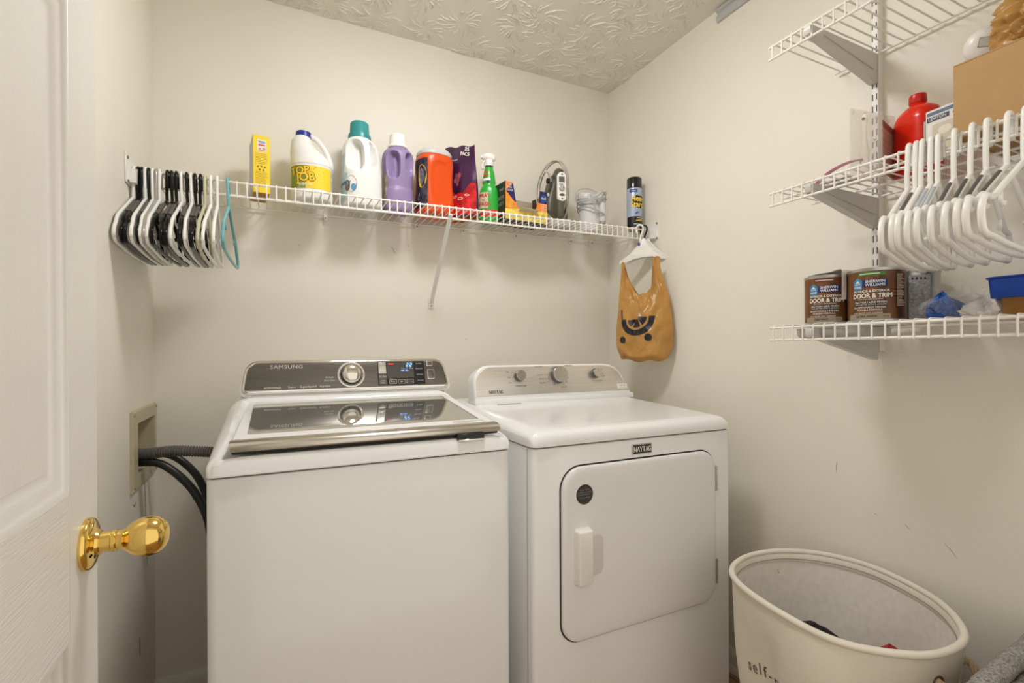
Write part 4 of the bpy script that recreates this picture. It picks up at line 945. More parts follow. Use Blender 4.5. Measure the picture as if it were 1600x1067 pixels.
for j in range(rows+1):
    z = .088+.060*j/rows; hw_ = .036*math.sqrt(max(0, 1-((z-.118)/.0305)**2)); x0, x1 = .006-hw_*.92, .006+hw_
    for i in range(17): m.v.append(tuple(b(FR+(x0+(x1-x0)*i/16)/.0335, z, .0006)))
m.f = [(j*17+i, j*17+i+1, j*17+i+18, j*17+i+17) for j in range(rows) for i in range(16)]
obj('black_oval', m, M_black, t)
obj('blue_tag', wrap_patch(MB(), b, FR-1.15, FR-.1, .158, .172, .0007, 8, 2), mat('royal_blue_print', (.03, .08, .28), .4), t)
m = MB(); wrap_text(m, 'extra', .009, b, FR-.62, .165, .0335, .0012, bold=.03); wrap_text(m, 'home', .011, b, FR+.30, .146, .0335, .0012, bold=.02)
for i, (z, x0, x1) in enumerate(((.046, -.2, 1.0), (.018, -.6, .5), (.0105, .1, .8))): wrap_patch(m, b, FR+x0, FR+x1, z-.0012, z+.0012, .0010, 8, 1)
obj('white_print', m, M_inkw, t, angle=0)
m = MB(); wrap_text(m, 'Heavy', .034, b, FR+.12, .1295, .0335, .0012, bold=.05, sx=.84); wrap_text(m, 'Starch', .034, b, FR+.10, .1040, .0335, .0012, bold=.05, sx=.84)
for z in (.038, .0335): wrap_patch(m, b, FR-.3, FR+1.1, z-.0012, z+.0012, .0010, 10, 1)
_o = obj('lettering', m, mat('yellow_ink', (.92, .66, .08), .45), t, angle=0); _o['kind'] = 'stuff'
m = MB(); wrap_poly(m, b, [(-.016, .064), (-.004, .073), (.006, .071), (-.002, .068), (-.006, .062)], FR, 0, .0335, .0008); obj('swoosh', m, bpy.data.materials['royal_blue_print'], t)
m = MB(); wrap_poly(m, b, [(.004, .070), (.030, .078), (.026, .071), (.008, .067)], FR, 0, .0335, .0008); obj('pink_swoosh', m, mat('pink_print', (.75, .25, .28), .45), t)

# ------------------------------------------------------------------ hangers
def hanger_parts(a=.198, drop=.105, bar=.150, neck=.088, r=.0046, sag=.004, flat=1.0):
    """local x along the shoulders, z up, the hook bears on the origin (wire centre)"""
    hr = .015; o = -.016
    hook = [(hr-.002, 0, -.040), (hr, 0, -.012)]+[(hr*math.cos(t), 0, hr*math.sin(t)-.0085) for t in [k*PI/8 for k in range(1, 8)]]+[(-hr, 0, -.012), (-hr-.003, 0, -.04), (-hr-.004, 0, -.062), (o, 0, -neck-.004)]
    nz = -neck
    right = [(0.006, nz+.002), (.022, nz-.006), (.05, nz-.022), (.10, nz-.05), (.155, nz-.081), (a-.018, nz-drop+.004), (a-.004, nz-drop-.010), (a, nz-drop-.026), (a-.004, nz-bar+.012), (a-.016, nz-bar+.001), (a-.05, nz-bar-.001), (.08, nz-bar-sag), (0, nz-bar-sag*1.3)]
    path = right+[(-x, z) for x, z in reversed(right[:-1])]
    loop = catmull([(x+o, 0, z) for x, z in path], 4, True)
    return hook, loop, r
def make_hanger(name, lab, M_, loc, rot, group, grip=None, sh=None, hooks=True):
    t = thing(name, lab, 'hanger', loc, rot, group); t.rotation_mode = 'XYZ'
    key, (hk, lp, r) = sh
    def data(nm, build, mm):
        k = nm+'|'+key+'|'+mm.name
        if k not in HC:
            me = build().mesh(nm, 60); me.materials.append(mm); HC[k] = me
        return HC[k]
    obj('hook', data('hook', lambda: MB().tube(hk, r*.92, 10), M_), M_, t)
    obj('frame', data('frame', lambda: MB().tube(lp, r, 10, True), M_), M_, t)
    if hooks:
        for s in (-1, 1):
            def mk(s=s):
                zz_ = next(z for x, y, z in [(p.x, p.y, p.z) for p in lp] if x > .102)
                return MB().tube(catmull([(s*.118-.016, 0, zz_), (s*.119-.016, 0, zz_-.013), (s*.110-.016, 0, zz_-.020), (s*.101-.016, 0, zz_-.014)], 4), r*.62, 6)
            obj('strap_hook', data('strap_hook%d' % s, mk, M_), M_, t)
    if grip:
        for s in (-1, 1):
            def mk(s=s):
                pts = [Vector((p.x+.016, 0, p.z)) for p in lp if .035 < p.x+.016 < .135 and p.z > -.19]
                pts = sorted([(s*p.x-.016, p.y, p.z+r*.35) for p in pts], key=lambda q: abs(q[0]+.016))
                q = .72 if key == 'wide' else 1.12
                return MB().tube([(x, y, z+(r*.32 if key == 'wide' else 0)) for x, y, z in pts], r*q, 10)
            obj('grip_pad', data('grip_pad%d' % s, mk, grip), grip, t)
    return t
HC = {}
SH1 = ('std', hanger_parts(a=.192, drop=.108, bar=.150, r=.0044)); SH2 = ('wide', hanger_parts(a=.205, drop=.088, bar=.143, neck=.097, r=.0050, sag=.006))
ords = ['first', 'second', 'third', 'fourth', 'fifth', 'sixth', 'seventh', 'eighth', 'ninth', 'tenth', 'eleventh', 'twelfth', 'thirteenth', 'fourteenth', 'fifteenth', 'sixteenth', 'seventeenth', 'eighteenth', 'nineteenth', 'twentieth', 'twenty-first']
LH = [('w', -.343, 0, 0), ('b', -.334, .5, 1), ('b', -.326, .3, 1), ('w', -.318, .6, 0), ('b', -.310, 1.2, 1), ('w', -.301, 1, 0), ('s', -.292, 1.6, 0), ('w', -.284, 1, 0), ('b', -.266, -1.5, 1), ('b', -.256, -.5, 1), ('b', -.245, 0, 1), ('w', -.233, -1.2, 0),
      ('b', -.220, 0, 1), ('w', -.210, .2, 0), ('b', -.200, 1, 1), ('b', -.186, .2, 1), ('o', -.175, .5, 0), ('w', -.160, -.5, 0), ('w', -.144, 1.5, 0), ('t', -.117, -2, 0)]
CN = {'w': ('white', M_hang), 'b': ('black', M_hangb), 's': ('silver grey', M_silver), 'o': ('olive', M_olive), 't': ('teal', M_teal)}
rh = random.Random(4)
for i, (c, X, yw, g) in enumerate(LH):
    nm, M_ = CN[c]
    lab = '%s plastic hanger, %s from the left wall on the back shelf' % (nm, ords[i])
    z = 1.675+.0125*(X+.347)-.0035+.0034
    make_hanger('coat_hanger', lab, M_, (X, 1.70, z), (math.radians(rh.uniform(-1.5, 1.5)*min(1, i/3)-min(i, 6)*.25), math.radians((7 if c == 'w' and yw == -12 else 0)*0), math.radians(90+yw)), 'hangers at the left end of the back shelf', M_grip if g else None, SH1)
# ------------------------------------------------------------------ hangers on the right middle shelf
RH = [(.566, 'w', 15.5, 0, 0, 1), (.553, 'w', 15.5, 1, 0, 0), (.542, 'w', 16, 0, 0, 1), (.527, 'w', 15, 2, 0, 0), (.515, 'w', 15.5, 2, 0, 0), (.489, 'w', 14, 1, 0, 0), (.462, 'w', 13, 1, 0, 1), (.440, 'w', 10.5, 1, 0, 0), (.410, 'w', 6, 1, 0, 0), (.387, 'w', 5, 0, 0, 0)]
for i, (Yh, c, yw, g, q, tl) in enumerate(RH):
    lab = 'white tubular plastic hanger, %s from the far end on the right middle shelf' % ords[i]
    make_hanger('coat_hanger', lab, M_hang, (1.202, Yh, ZS[1]-.0035+.0034), (math.radians(tl), 0, math.radians(yw)), 'white hangers on the right middle shelf', {0: None, 1: M_grip, 2: M_gripl}[g], SH2)

# ------------------------------------------------------------------ things on the right middle shelf
dz = ZS[1]+.0045
# pink strip lying at the far end
t = thing('pink_strap', 'small pink and white plastic strip lying flat at the far end of the middle shelf', 'strap', (1.31, .775, dz))
m = MB(); lp = []
for p in catmull([(-.03, .040, .004), (-.018, .02, .026), (-.008, -.005, .040), (.0, -.03, .046), (.01, -.055, .046)], 5): lp.append([(p.x+a, p.y, p.z+b) for a, b in ((-.008, 0), (.008, 0), (.008, .0016), (-.008, .0016))])
obj('strip', m.loft(lp), mat('pink_plastic', (.72, .30, .38), .4), t, angle=40)
obj('card', MB().box(-.04, .04, -.05, .05, 0, .002), mat('white_grey_card', (.66, .62, .62), .5, noise=.3, scale=40), t)
obj('dark_print', MB().box(-.04, -.012, -.01, .022, .002, .0024), mat('purple_black_print', (.07, .05, .11), .5), t)
# clear blister pack with a printed card inside
t = thing('blister_pack', 'clear plastic clamshell pack with pinkish card and pale tool inside', 'package', (1.375, .716, dz), (0, 0, math.radians(-90+16)))
M_clear = mat('clear_plastic', (.80, .77, .73), .08, alpha=.20, noise=.01); M_clear2 = mat('clear_plastic_bubble', (.85, .82, .78), .06, alpha=.08, noise=.01)
bl = rr(-.032, .075, 0, .172, .004, 3)
fl = Matrix.Rotation(math.radians(62), 4, 'Z')
t.rotation_euler = (0, 0, 0)
def plane_pts(P0, P1, z0, z1): return [(P0[0], P0[1], z0), (P1[0], P1[1], z0), (P1[0], P1[1], z1), (P0[0], P0[1], z1)]
def slab(nm, P0, P1, z0, z1, th, M_, r=.001):
    L = math.hypot(P1[0]-P0[0], P1[1]-P0[1]); a = math.atan2(P1[1]-P0[1], P1[0]-P0[0])
    Mx = Matrix.Translation((P0[0], P0[1], 0)) @ Matrix.Rotation(a, 4, 'Z')
    m = MB(); m.prism(rr(0, L, z0, z1, min(.006, L*.2), 3), -th, 0, Mx); return obj(nm, m, M_, t, angle=30), Mx, L
A_, B_, C_ = (-.075, .022), (-.062, -.045), (.072, -.02)
slab('backing', (-.075, .024), (.080, .000), 0, .178, .0012, M_clear)
slab('bubble_front', (-.073, .020), (-.052, -.038), 0, .150, .0008, M_clear2)
slab('bubble_side', (-.052, -.038), (.062, -.012), 0, .142, .0008, M_clear2)
m = MB(); m.add([(-.074, .022, .150), (-.052, -.038, .142), (.062, -.012, .138), (.078, .0, .150)], [(0, 1, 2, 3)]); obj('bubble_top', m, M_clear2, t)
slab('printed_card', (-.046, -.033), (.058, -.0095), .004, .132, .0006, mat('pinkish_printed_card', (.52, .30, .25), .5, noise=.3, scale=6, stretch=(1, 1, 40)))
slab('card_band', (-.046, -.0339), (.058, -.0104), .116, .131, .0003, mat('maroon_print', (.15, .03, .02), .5))
m = MB(); lp = []
for z, w, dd in ((.002, .011, .006), (.03, .0105, .006), (.06, .012, .006), (.085, .0075, .005), (.11, .006, .005), (.140, .0085, .005), (.152, .0075, .005), (.157, .003, .002)):
    lp.append([(-.055+w*math.cos(a)*.3, .002+w*math.sin(a), z) for a in [2*PI*j/18 for j in range(18)]])
obj('pale_tool', m.loft(lp), mat('pale_beige_plastic', (.66, .58, .48), .4), t)
obj('tool_hole', MB().lathe([(0, 0), (.0035, 0), (.0035, .001), (0, .001)], 12, Matrix.Translation((-.0585, .002, .145)) @ Matrix.Rotation(-PI/2, 4, 'Y')), M_darkbr, t)
for x, y, z in ((-.070, .0205, .167), (-.03, .0145, .166), (.01, .008, .164), (.05, .002, .160)): obj('snap', MB().lathe([(0, 0), (.006, 0), (.005, .003), (0, .0035)], 14, Matrix.Translation((x, y, z)) @ TY), M_clear, t)
# red bottle
t = thing('red_bottle', 'translucent red plastic bottle with red screw cap against the right wall', 'bottle', (1.422, .652, dz), (0, 0, math.radians(-22)))
b = Body(smooth_tab([(0, 0, .030, .044, 3), (.004, 0, .034, .048, 3), (.02, 0, .036, .050, 3), (.115, 0, .036, .050, 3), (.138, 0, .035, .049, 2.8), (.154, 0, .030, .042, 2.5), (.164, 0, .022, .029, 2.2), (.170, 0, .016, .018, 2), (.176, 0, .0145, .0145, 2)], 5))
obj('bottle', b.mesh(48, 50), mat('red_translucent_plastic', (.72, .020, .004), .22, noise=.03, sss=.25), t, angle=60)
lp = []
for z, r, q in ((.174, .0165, 0), (.176, .0180, 1), (.192, .0175, 1), (.1945, .0165, 0), (.195, .001, 0)): lp.append([((r-(.0007 if q and j % 2 else 0))*math.cos(2*PI*j/48), (r-(.0007 if q and j % 2 else 0))*math.sin(2*PI*j/48), z) for j in range(48)])
obj('cap', MB().loft(lp), mat('red_cap_plastic', (.58, .010, .006), .3), t)
# light switch box
t = thing('switch_plate_box', 'white retail carton with blue banner showing a beige wall plate', 'box', (1.335, .553, dz), (0, 0, math.radians(-90-6)))
obj('carton', MB().box(-.037, .038, -.016, .016, 0, .106, r=.0008, seg=1), mat('white_carton', (.78, .75, .70), .5), t)
yq = -.0166
def dec(nm, pts, M_, o=0): m = MB(); m.add([(x, yq-o, z) for x, z in pts], [tuple(range(len(pts)))]); obj(nm, m, M_, t, angle=0)
dec('banner', [(-.034, .080), (.008, .080), (.008, .090), (-.034, .090)], mat('dark_blue_banner', (.03, .045, .10), .5)); dec('top_stripe', [(-.034, .0935), (.036, .0935), (.036, .101), (-.034, .101)], mat('blue_grey_stripe', (.10, .14, .24), .5, noise=.5, scale=80))
dec('plate_picture', rr(-.024, .026, .012, .072, .003, 3), mat('beige_picture', (.62, .56, .44), .5)); dec('rocker_picture', ellipse_pts(.0, .055, .013, .009), mat('pale_picture', (.78, .74, .64), .5), .0003)
m = MB(); flat_text(m, 'LEVITON', .0085, -.014, yq-.0005, .085, bold=.05); obj('lettering', m, M_inkw, t, angle=0)
m = MB(); flat_text(m, 'C', .009, .018, yq-.0005, .0845, bold=.04); flat_text(m, 'CU', .006, .028, yq-.0005, .085); obj('mark', m, M_inkk, t, angle=0)
obj('grey_card', MB().box(-.043, -.038, -.014, .014, 0, .088, r=.001, seg=1), mat('grey_green_card', (.36, .38, .34), .5, noise=.2, scale=40), t)
# cardboard box
t = thing('cardboard_box', 'plain brown cardboard box standing on the right middle shelf', 'box', (1.345, .355, dz), (0, 0, 0))
M_cb = mat('brown_cardboard', (.47, .29, .125), .8, noise=.03, scale=40)
x0, x1, y0, y1, hb_ = -.098, .125, -.165, .156, .150
obj('box_body', MB().box(x0, x1, y0, y1, 0, hb_-.003, r=.0015, seg=1), M_cb, t)
for q, (ya, yb) in enumerate(((y0, -.006), (-.004, y1))): obj('flap', MB().box(x0+.0005, x1, ya, yb, hb_-.003, hb_, r=.0008, seg=1), M_cb, t)
obj('dark_label', MB().box(-.06, .02, -.10, -.02, -.0006, 0), mat('black_label_print', (.03, .03, .03), .5, noise=.4, scale=60), t)
zb = dz+hb_
t = thing('motion_sensor', 'round white plastic sensor with a small grey window on the cardboard box', 'sensor', (1.362, .478, zb+.0005), (0, 0, 0))
M_sn = mat('warm_white_plastic', (.80, .77, .73), .3)
aim = Vector((-1.372, -.482, -.42)).normalized(); rot = aim.to_track_quat('Z', 'Y').to_matrix().to_4x4()
obj('base', MB().lathe([(0, 0), (.030, 0), (.033, .004), (.033, .016), (.030, .020), (0, .020)], 36), mat('cool_grey_plastic', (.60, .60, .62), .35), t)
obj('base_ring', MB().lathe([(.0325, .013), (.0340, .015), (.0340, .019), (.031, .021), (.028, .021)], 36), M_black, t)
Mh = Matrix.Translation((.004, .026, .070)) @ rot
obj('head', MB().lathe([(0, -.018), (.024, -.016), (.033, -.009), (.0355, 0), (.034, .009), (.029, .016), (.021, .0205), (.010, .023), (0, .0235)], 40, Mh), M_sn, t)
obj('neck', MB().lathe([(0, .019), (.024, .019), (.021, .030), (.017, .050), (0, .058)], 24), M_sn, t)
MW = Mh @ Matrix.Rotation(math.radians(-14), 4, 'Z') @ Matrix.Rotation(-PI/2, 4, 'X')
obj('window_frame', MB().prism(rr(-.0110, .0105, -.006, .0130, .0012, 2), .012, .0236, MW), M_inkg, t)
obj('window', MB().prism(rr(-.0100, .0095, -.005, .0120, .001, 2), .014, .0240, MW), mat('pale_grey_window', (.52, .51, .49), .25), t)
# crumpled brown carrier bag on the box
M_bag = mat('tan_carrier_film', (.50, .265, .07), .32, noise=.06, scale=6, sss=.25)
def crumple(name, lab, c, rx, ry, h, seed, M_, nfold=9, amp=.14):
    r_ = random.Random(seed); ph = [r_.uniform(0, 6.28) for _ in range(12)]
    from mathutils import noise as NZ
    m = MB(); nt, nz = 120, 64; lp = []
    for i in range(nz+1):
        v = i/nz; row = []
        env = math.sin(PI*min(1, .06+.94*v)**.75)**.6 if v < 1 else .02
        for j in range(nt):
            a = 2*PI*j/nt
            f = abs(math.sin(nfold*.5*a+ph[0]+2.2*v))*.20+.13*math.sin(5*a-4*v+ph[1])+.10*abs(math.sin(11*a+5*v+ph[2]))+.06*math.sin(17*a+9*v+ph[3])
            q3 = Vector((2.2*math.cos(a)+seed, 2.2*math.sin(a)+3*v, 1.1*v+.9*a*0)); g = NZ.turbulence(q3*1.3, 4, True, amplitude_scale=.6, frequency_scale=2.1)
            k = env*(.66+.75*amp+.6*f-amp*g)
            row.append((rx*k*math.cos(a)+.012*math.sin(4*v+ph[5]), ry*k*math.sin(a), h*v*(1+.16*math.sin(2*a+ph[6])*v+.08*math.sin(7*a+ph[7])*v)))
        lp.append(row)
    m.loft(lp); return m
t = thing('carrier_bag', 'crumpled tan plastic carrier bag lying on top of the cardboard box', 'bag', (1.358, .378, zb+.0008))
obj('bag_film', crumple('', '', 0, .118, .112, .175, 2, M_bag, 9, .27), M_bag, t, angle=80)
m = MB()
for k, (x, y, z) in enumerate(((-.085, .035, .105), (-.095, .01, .082), (-.09, .02, .125))):
    q = catmull([(x, y, z), (x+.006, y-.018, z+.008), (x+.004, y-.03, z-.004), (x+.008, y-.045, z+.006)], 4); m.tube(q, .0035, 6)
obj('black_print', m, M_inkk, t)

# ------------------------------------------------------------------ right bottom shelf
dz = ZS[2]+.0045
M_can = mat('brown_wood_print_label', (.125, .045, .010), .3, noise=.9, scale=3, stretch=(14, 14, 1)); M_tin = mat('tin_plate', (.55, .54, .52), .3, metal=.9)
def paint_can(lab, x, y, r, h, face, kind, lidtxt, base):
    t = thing('paint_can', lab, 'paint can', (x, y, dz)); b = Body([(0, 0, r, r, 2), (h, 0, r, r, 2)])
    obj('can_body', MB().lathe([(0, .002), (r-.004, .002), (r-.002, 0), (r, .0015), (r, .004), (r-.0012, .006), (r-.0012, h-.006), (r, h-.004), (r+.0006, h-.001), (r-.0015, h), (r-.006, h-.003), (0, h-.003)], 56), M_tin, t)
    obj('lid', MB().lathe([(0, h-.0028), (r-.010, h-.0028), (r-.012, h-.001), (r-.015, h-.0025), (0, h-.0025)], 48), M_tin, t)
    if kind == 'plain':
        obj('side_label', wrap_patch(MB(), b, face+.15, face+.95, .004, h-.012, -.0005, 14, 2), mat('grey_fine_print', (.42, .42, .43), .5, noise=.4, scale=180), t)
        m = MB()
        for k in range(4): wrap_patch(m, b, face+.25+.15*k, face+.31+.15*k, h-.024, h-.018, .0002, 3, 1)
        obj('label_codes', m, M_inkk, t); obj('front_label', wrap_patch(MB(), b, face-1.2, face+.14, .004, h-.012, -.0007, 20, 2), mat('blue_grey_tin_label', (.24, .28, .33), .22, metal=.5), t)
        return t
    obj('label', wrap_patch(MB(), b, face-1.6, face+2.3, .004, h-.0075, -.0006, 48, 3), M_can, t)
    u = lambda px_: face+px_/r
    obj('green_tab' if lidtxt == 'g' else 'maroon_tab', wrap_patch(MB(), b, u(-.028), u(.026), h-.0185, h-.0095, .0001, 8, 1), mat('green_label_print', (.06, .20, .03), .5) if lidtxt == 'g' else mat('maroon_label_print', (.13, .03, .02), .5), t)
    obj('brand_panel', wrap_patch(MB(), b, u(-.018), u(.030), h-.045, h-.0275, .0001, 10, 1), mat('navy_label_%s' % lidtxt, (.012, .022, .16), .45), t)
    obj('house_emblem', wrap_poly(MB(), b, [(-.040, h-.050), (-.020, h-.050), (-.020, h-.030), (-.030, h-.0215), (-.040, h-.030)], face, 0, r, .0003), mat('cyan_label_%s' % lidtxt, (.03, .27, .55), .45), t)
    m = MB()
    def tx_(s, x, z, sz, **k): wrap_text(m, s, sz, b, u(x), z, r, .0006, **k)
    tx_('SHERWIN', .006, h-.0325, .0088, bold=.03); tx_('WILLIAMS', .006, h-.0405, .0086, bold=.03); tx_('HGTV', -.030, h-.038, .0052, bold=.04); tx_('HOME', -.030, h-.0445, .0058, bold=.05)
    wrap_poly(m, b, [(-.036, h-.0345), (-.024, h-.0345), (-.030, h-.0285)], face, 0, r, .0005)
    tx_('INTERIOR & EXTERIOR', -.003, h-.0545, .0078, bold=.03, sx=.92); tx_('DOOR & TRIM', -.001, h-.0655, .0145, bold=.045, sx=.86); tx_('WATER-BASED URETHANE ENAMEL', -.004, h-.0735, .0032)
    tx_('FACTORY-LIKE FINISH', -.004, h-.0805, .0064, bold=.02); tx_('WITH BETTER FLOW & LEVELING', -.004, h-.0858, .0042); tx_('EXCEPTIONALLY TOUGH,', -.006, h-.0925, .0056, bold=.02); tx_('DURABLE FORMULA', -.006, h-.0985, .0056, bold=.02)
    tx_('LOW ODOR, EASY CLEANUP', -.010, h-.1055, .0046); tx_('STAY TRUE', 0, h-.014, .0042, bold=.02) if 0 else None
    wrap_patch(m, b, u(-.025), u(.015), h-.0150, h-.0132, .0005, 6, 1)
    obj('lettering', m, M_inkw, t, angle=0)
    obj('dark_band', wrap_patch(MB(), b, u(-.036), u(.027), h-.089, h-.0765, .0002, 10, 1), mat('black_band_%s' % lidtxt, (.02, .012, .008), .5), t)
    obj('base_band', wrap_patch(MB(), b, face-.95, face+.62, .0045, .0165, .0001, 24, 1), mat('tan_band_%s' % lidtxt, (.33, .27, .19), .5), t)
    m = MB(); wrap_text(m, base, .0066, b, u(-.012), .0108, r, .0006, bold=.02); wrap_text(m, '30 oz', .005, b, u(.026), .0108, r, .0006); obj('base_text', m, M_inkk, t, angle=0)
    m = MB(); m3 = MB(); r3 = random.Random(9)
    wrap_patch(m3, b, u(.048), u(.074), .030, h-.014, .0001, 8, 1)
    for k in range(22):
        z = h-.018-.0034*k; wrap_patch(m, b, u(.0495), u(.0495+.012+.0115*r3.random()), z-.0007, z+.0007, .0004, 4, 1)
    obj('notice_panel', m3, mat('dark_notice_%s' % lidtxt, (.05, .022, .01), .5), t); obj('notice_print', m, mat('tan_print_%s' % lidtxt, (.55, .46, .36), .5), t)
    return t
import_face = lambda x, y: math.atan2(-y, -x)
x1_, y1_ = 1.345, .815
paint_can('smaller brown labelled paint can with a paper tag between, left of the two', 1.312, .801, .056, .124, import_face(1.312, .801)-.10, 'brown', 'm', 'DEEP BASE')
paint_can('brown labelled paint can with a green tab at its rim, right of the two', 1.304, .684, .0575, .124, import_face(1.304, .684)-.14, 'brown', 'g', 'ULTRA WHITE')
paint_can('plain grey tin paint can behind the brown cans', 1.432, .668, .0535, .124, import_face(1.432, .668)-.30, 'plain', '', '')
t = thing('paper_leaflet', 'folded white printed paper sheet lying over the left paint can and hanging down', 'paper', (1.292, .772, dz+.1245))
M_pap = mat('printed_white_paper', (.84, .82, .78), .7, noise=.12, scale=90)
lp = []
for p in catmull([(-.016, .056, .0015), (-.012, .03, .005), (-.012, 0, .006), (-.014, -.020, .009), (-.018, -.032, .007), (-.028, -.0385, -.006), (-.032, -.041, -.03), (-.034, -.0415, -.068)], 5):
    lp.append([(p.x+a, p.y, p.z+b) for a, b in ((-.012, -.0005), (.045 if p.z > 0 else .008, 0), (.045 if p.z > 0 else .008, .0006), (-.012, .0001))])
obj('sheet', MB().loft(lp), M_pap, t, angle=50)
m = MB()
for k in range(9):
    y = .045-.0065*k; m.box(-.02, .018, y-.0006, y+.0006, .0062, .0066)
t2 = thing('plastic_tray', 'translucent grey plastic tray hooked under the shelf below the left paint can', 'tray', (1.29, .78, ZS[2]-.0078))
M_tray = mat('translucent_grey_tray', (.50, .49, .45), .25, alpha=.8)
o1 = rr(-.062, .085, -.10, .062, .02, 5)
obj('tray_shell', MB().loft([[(x, y, z) for x, y in inset(o1, d)] for d, z in ((.0, 0), (.0005, -.012), (.003, -.020), (.009, -.0235))], False, True), M_tray, t2, angle=50)
obj('tray_rim', MB().tube([(x, y, -.001) for x, y in o1], .0015, 6, True), M_tray, t2)
# clear bag with blue and white things in it
t = thing('plastic_bag', 'clear plastic bag holding a blue cloth and a white roll between the cans and tub', 'bag', (1.350, .535, dz))
def pillow(rx, ry, h, seed, pw=2.2, nt=40, nz=14, am=.08):
    r_ = random.Random(seed); ph = [r_.uniform(0, 6.28) for _ in range(6)]; lp = []
    for i in range(nz+1):
        v = i/nz; k0 = max(.02, math.sin(PI*(.12+.88*v)**.9) if v > .3 else .55+1.3*v) if v < 1 else .02; row = []
        k0 = max(.03, (1-(abs(2*v-.85)/1.16)**2.2)**.5) if abs(2*v-.85) < 1.16 else .03
        for j in range(nt):
            a = 2*PI*j/nt; f = 1+am*math.sin(3*a+ph[0]+3*v)+am*.7*math.sin(7*a+ph[1]-4*v)+am*.5*math.sin(12*a+ph[2]+6*v)
            c, s_ = math.cos(a), math.sin(a); q = (abs(c)**pw+abs(s_)**pw)**(-1/pw)
            row.append((rx*k0*f*q*c, ry*k0*f*q*s_, h*v*(1+am*1.2*math.sin(2*a+ph[3])*v)))
        lp.append(row)
    return MB().loft(lp)
o = obj('blue_cloth', crumple('', '', 0, .052, .042, .052, 3, None, 6), mat('bright_blue_film', (.008, .10, .42), .25, noise=.5, scale=25), t, angle=60, loc=(0, .035, .001))
o = obj('white_roll', crumple('', '', 0, .055, .062, .046, 5, None, 5), mat('white_tissue', (.72, .69, .65), .6), t, angle=60, loc=(0, -.045, .001))
o = obj('clear_film', crumple('', '', 0, .066, .090, .062, 8, None, 6), mat('clear_film', (.85, .85, .86), .07, alpha=.12), t, angle=50)
# blue tub over an orange-brown base
t = thing('storage_tub', 'deep blue plastic lid resting on an amber brown container at the right edge', 'container', (1.375, .40, dz), (0, 0, math.radians(3)))
oq = rr(-.072, .10, -.16, .066, .012, 4); ol = rr(-.082, .11, -.17, .078, .012, 4)
obj('base', MB().loft([[(x, y, z) for x, y in inset(oq, d)] for d, z in ((.006, 0), (.004, .002), (0, .06), (0, .064))]), mat('amber_brown_plastic', (.27, .125, .025), .3, noise=.12, scale=5, stretch=(1, 1, 3)), t, angle=50)
obj('lid', MB().loft([[(x, y, z) for x, y in inset(ol, d)] for d, z in ((.002, .035), (.001, .036), (-.002, .072), (-.006, .074), (-.006, .0765), (0, .0775), (.004, .077))]), mat('deep_blue_plastic', (.006, .055, .36), .4, noise=.12, scale=20), t, angle=50)

# ------------------------------------------------------------------ white hangers and the tan bag in the corner
U_ = Vector((.62, -.785, 0)).normalized(); yaw_ = math.atan2(U_.y, U_.x)
def flat_hanger(lab, loc, M_, dyaw, hookc, s=1):
    t = thing('clip_hanger', lab, 'hanger', loc, (0, 0, yaw_+dyaw), 'white hangers at the right end of the back shelf')
    # local x along the arms, z up, origin at the lip
    obj('hook', MB().tube(catmull([(-.014, .0, -.022), (-.016, 0, -.004), (-.009, 0, .009), (.004, 0, .011), (.013, 0, .001), (.012, 0, -.016), (.004, 0, -.036), (.0, 0, -.062)], 5), .0042 if hookc is M_hang else .0035, 10), hookc, t)
    up = [(-.006, -.055), (-.03, -.083), (-.065, -.112), (-.10, -.132), (-.125, -.142)]; lo_ = [(-.128, -.152), (-.10, -.150), (-.05, -.136), (0, -.130)]
    up = [(x*.80+.012, z) for x, z in up]; lo_ = [(x*.80+.012, z) for x, z in lo_]; mir = lambda L: [(.024-x, z+.006) for x, z in reversed(L)]
    o_ = up+lo_+mir(lo_[:-1])+mir(up) or [(-x, z) for x, z in reversed(lo_[:-1])]+[(-x, z) for x, z in reversed(up)]
    obj('arms', MB().prism(o_, -.0022, .0022, r=.0012), M_, t, angle=30)
    obj('edge_rib', MB().tube([(x, 0, z) for x, z in up[::-1]]+[(.024-x, 0, z+.006) for x, z in up], .0034, 8), M_, t)
    return t
M_hw2 = mat('milky_white_hanger', (.82, .80, .75), .3)
t = flat_hanger('flat milky white hanger carrying the tan bag, with a blue size dot', (1.442, 1.690, 1.6985), M_hw2, .0, M_hang)
obj('size_dot', MB().prism(ellipse_pts(-.004, -.072, .006, .0075, 16), .002, .0040, r=.0005), mat('blue_size_dot', (.02, .06, .33), .4), t)
t = flat_hanger('flat white hanger with dark hook hanging behind the milky one in the corner', (1.464, 1.690, 1.6985), M_hw2, -.16, M_hangb)
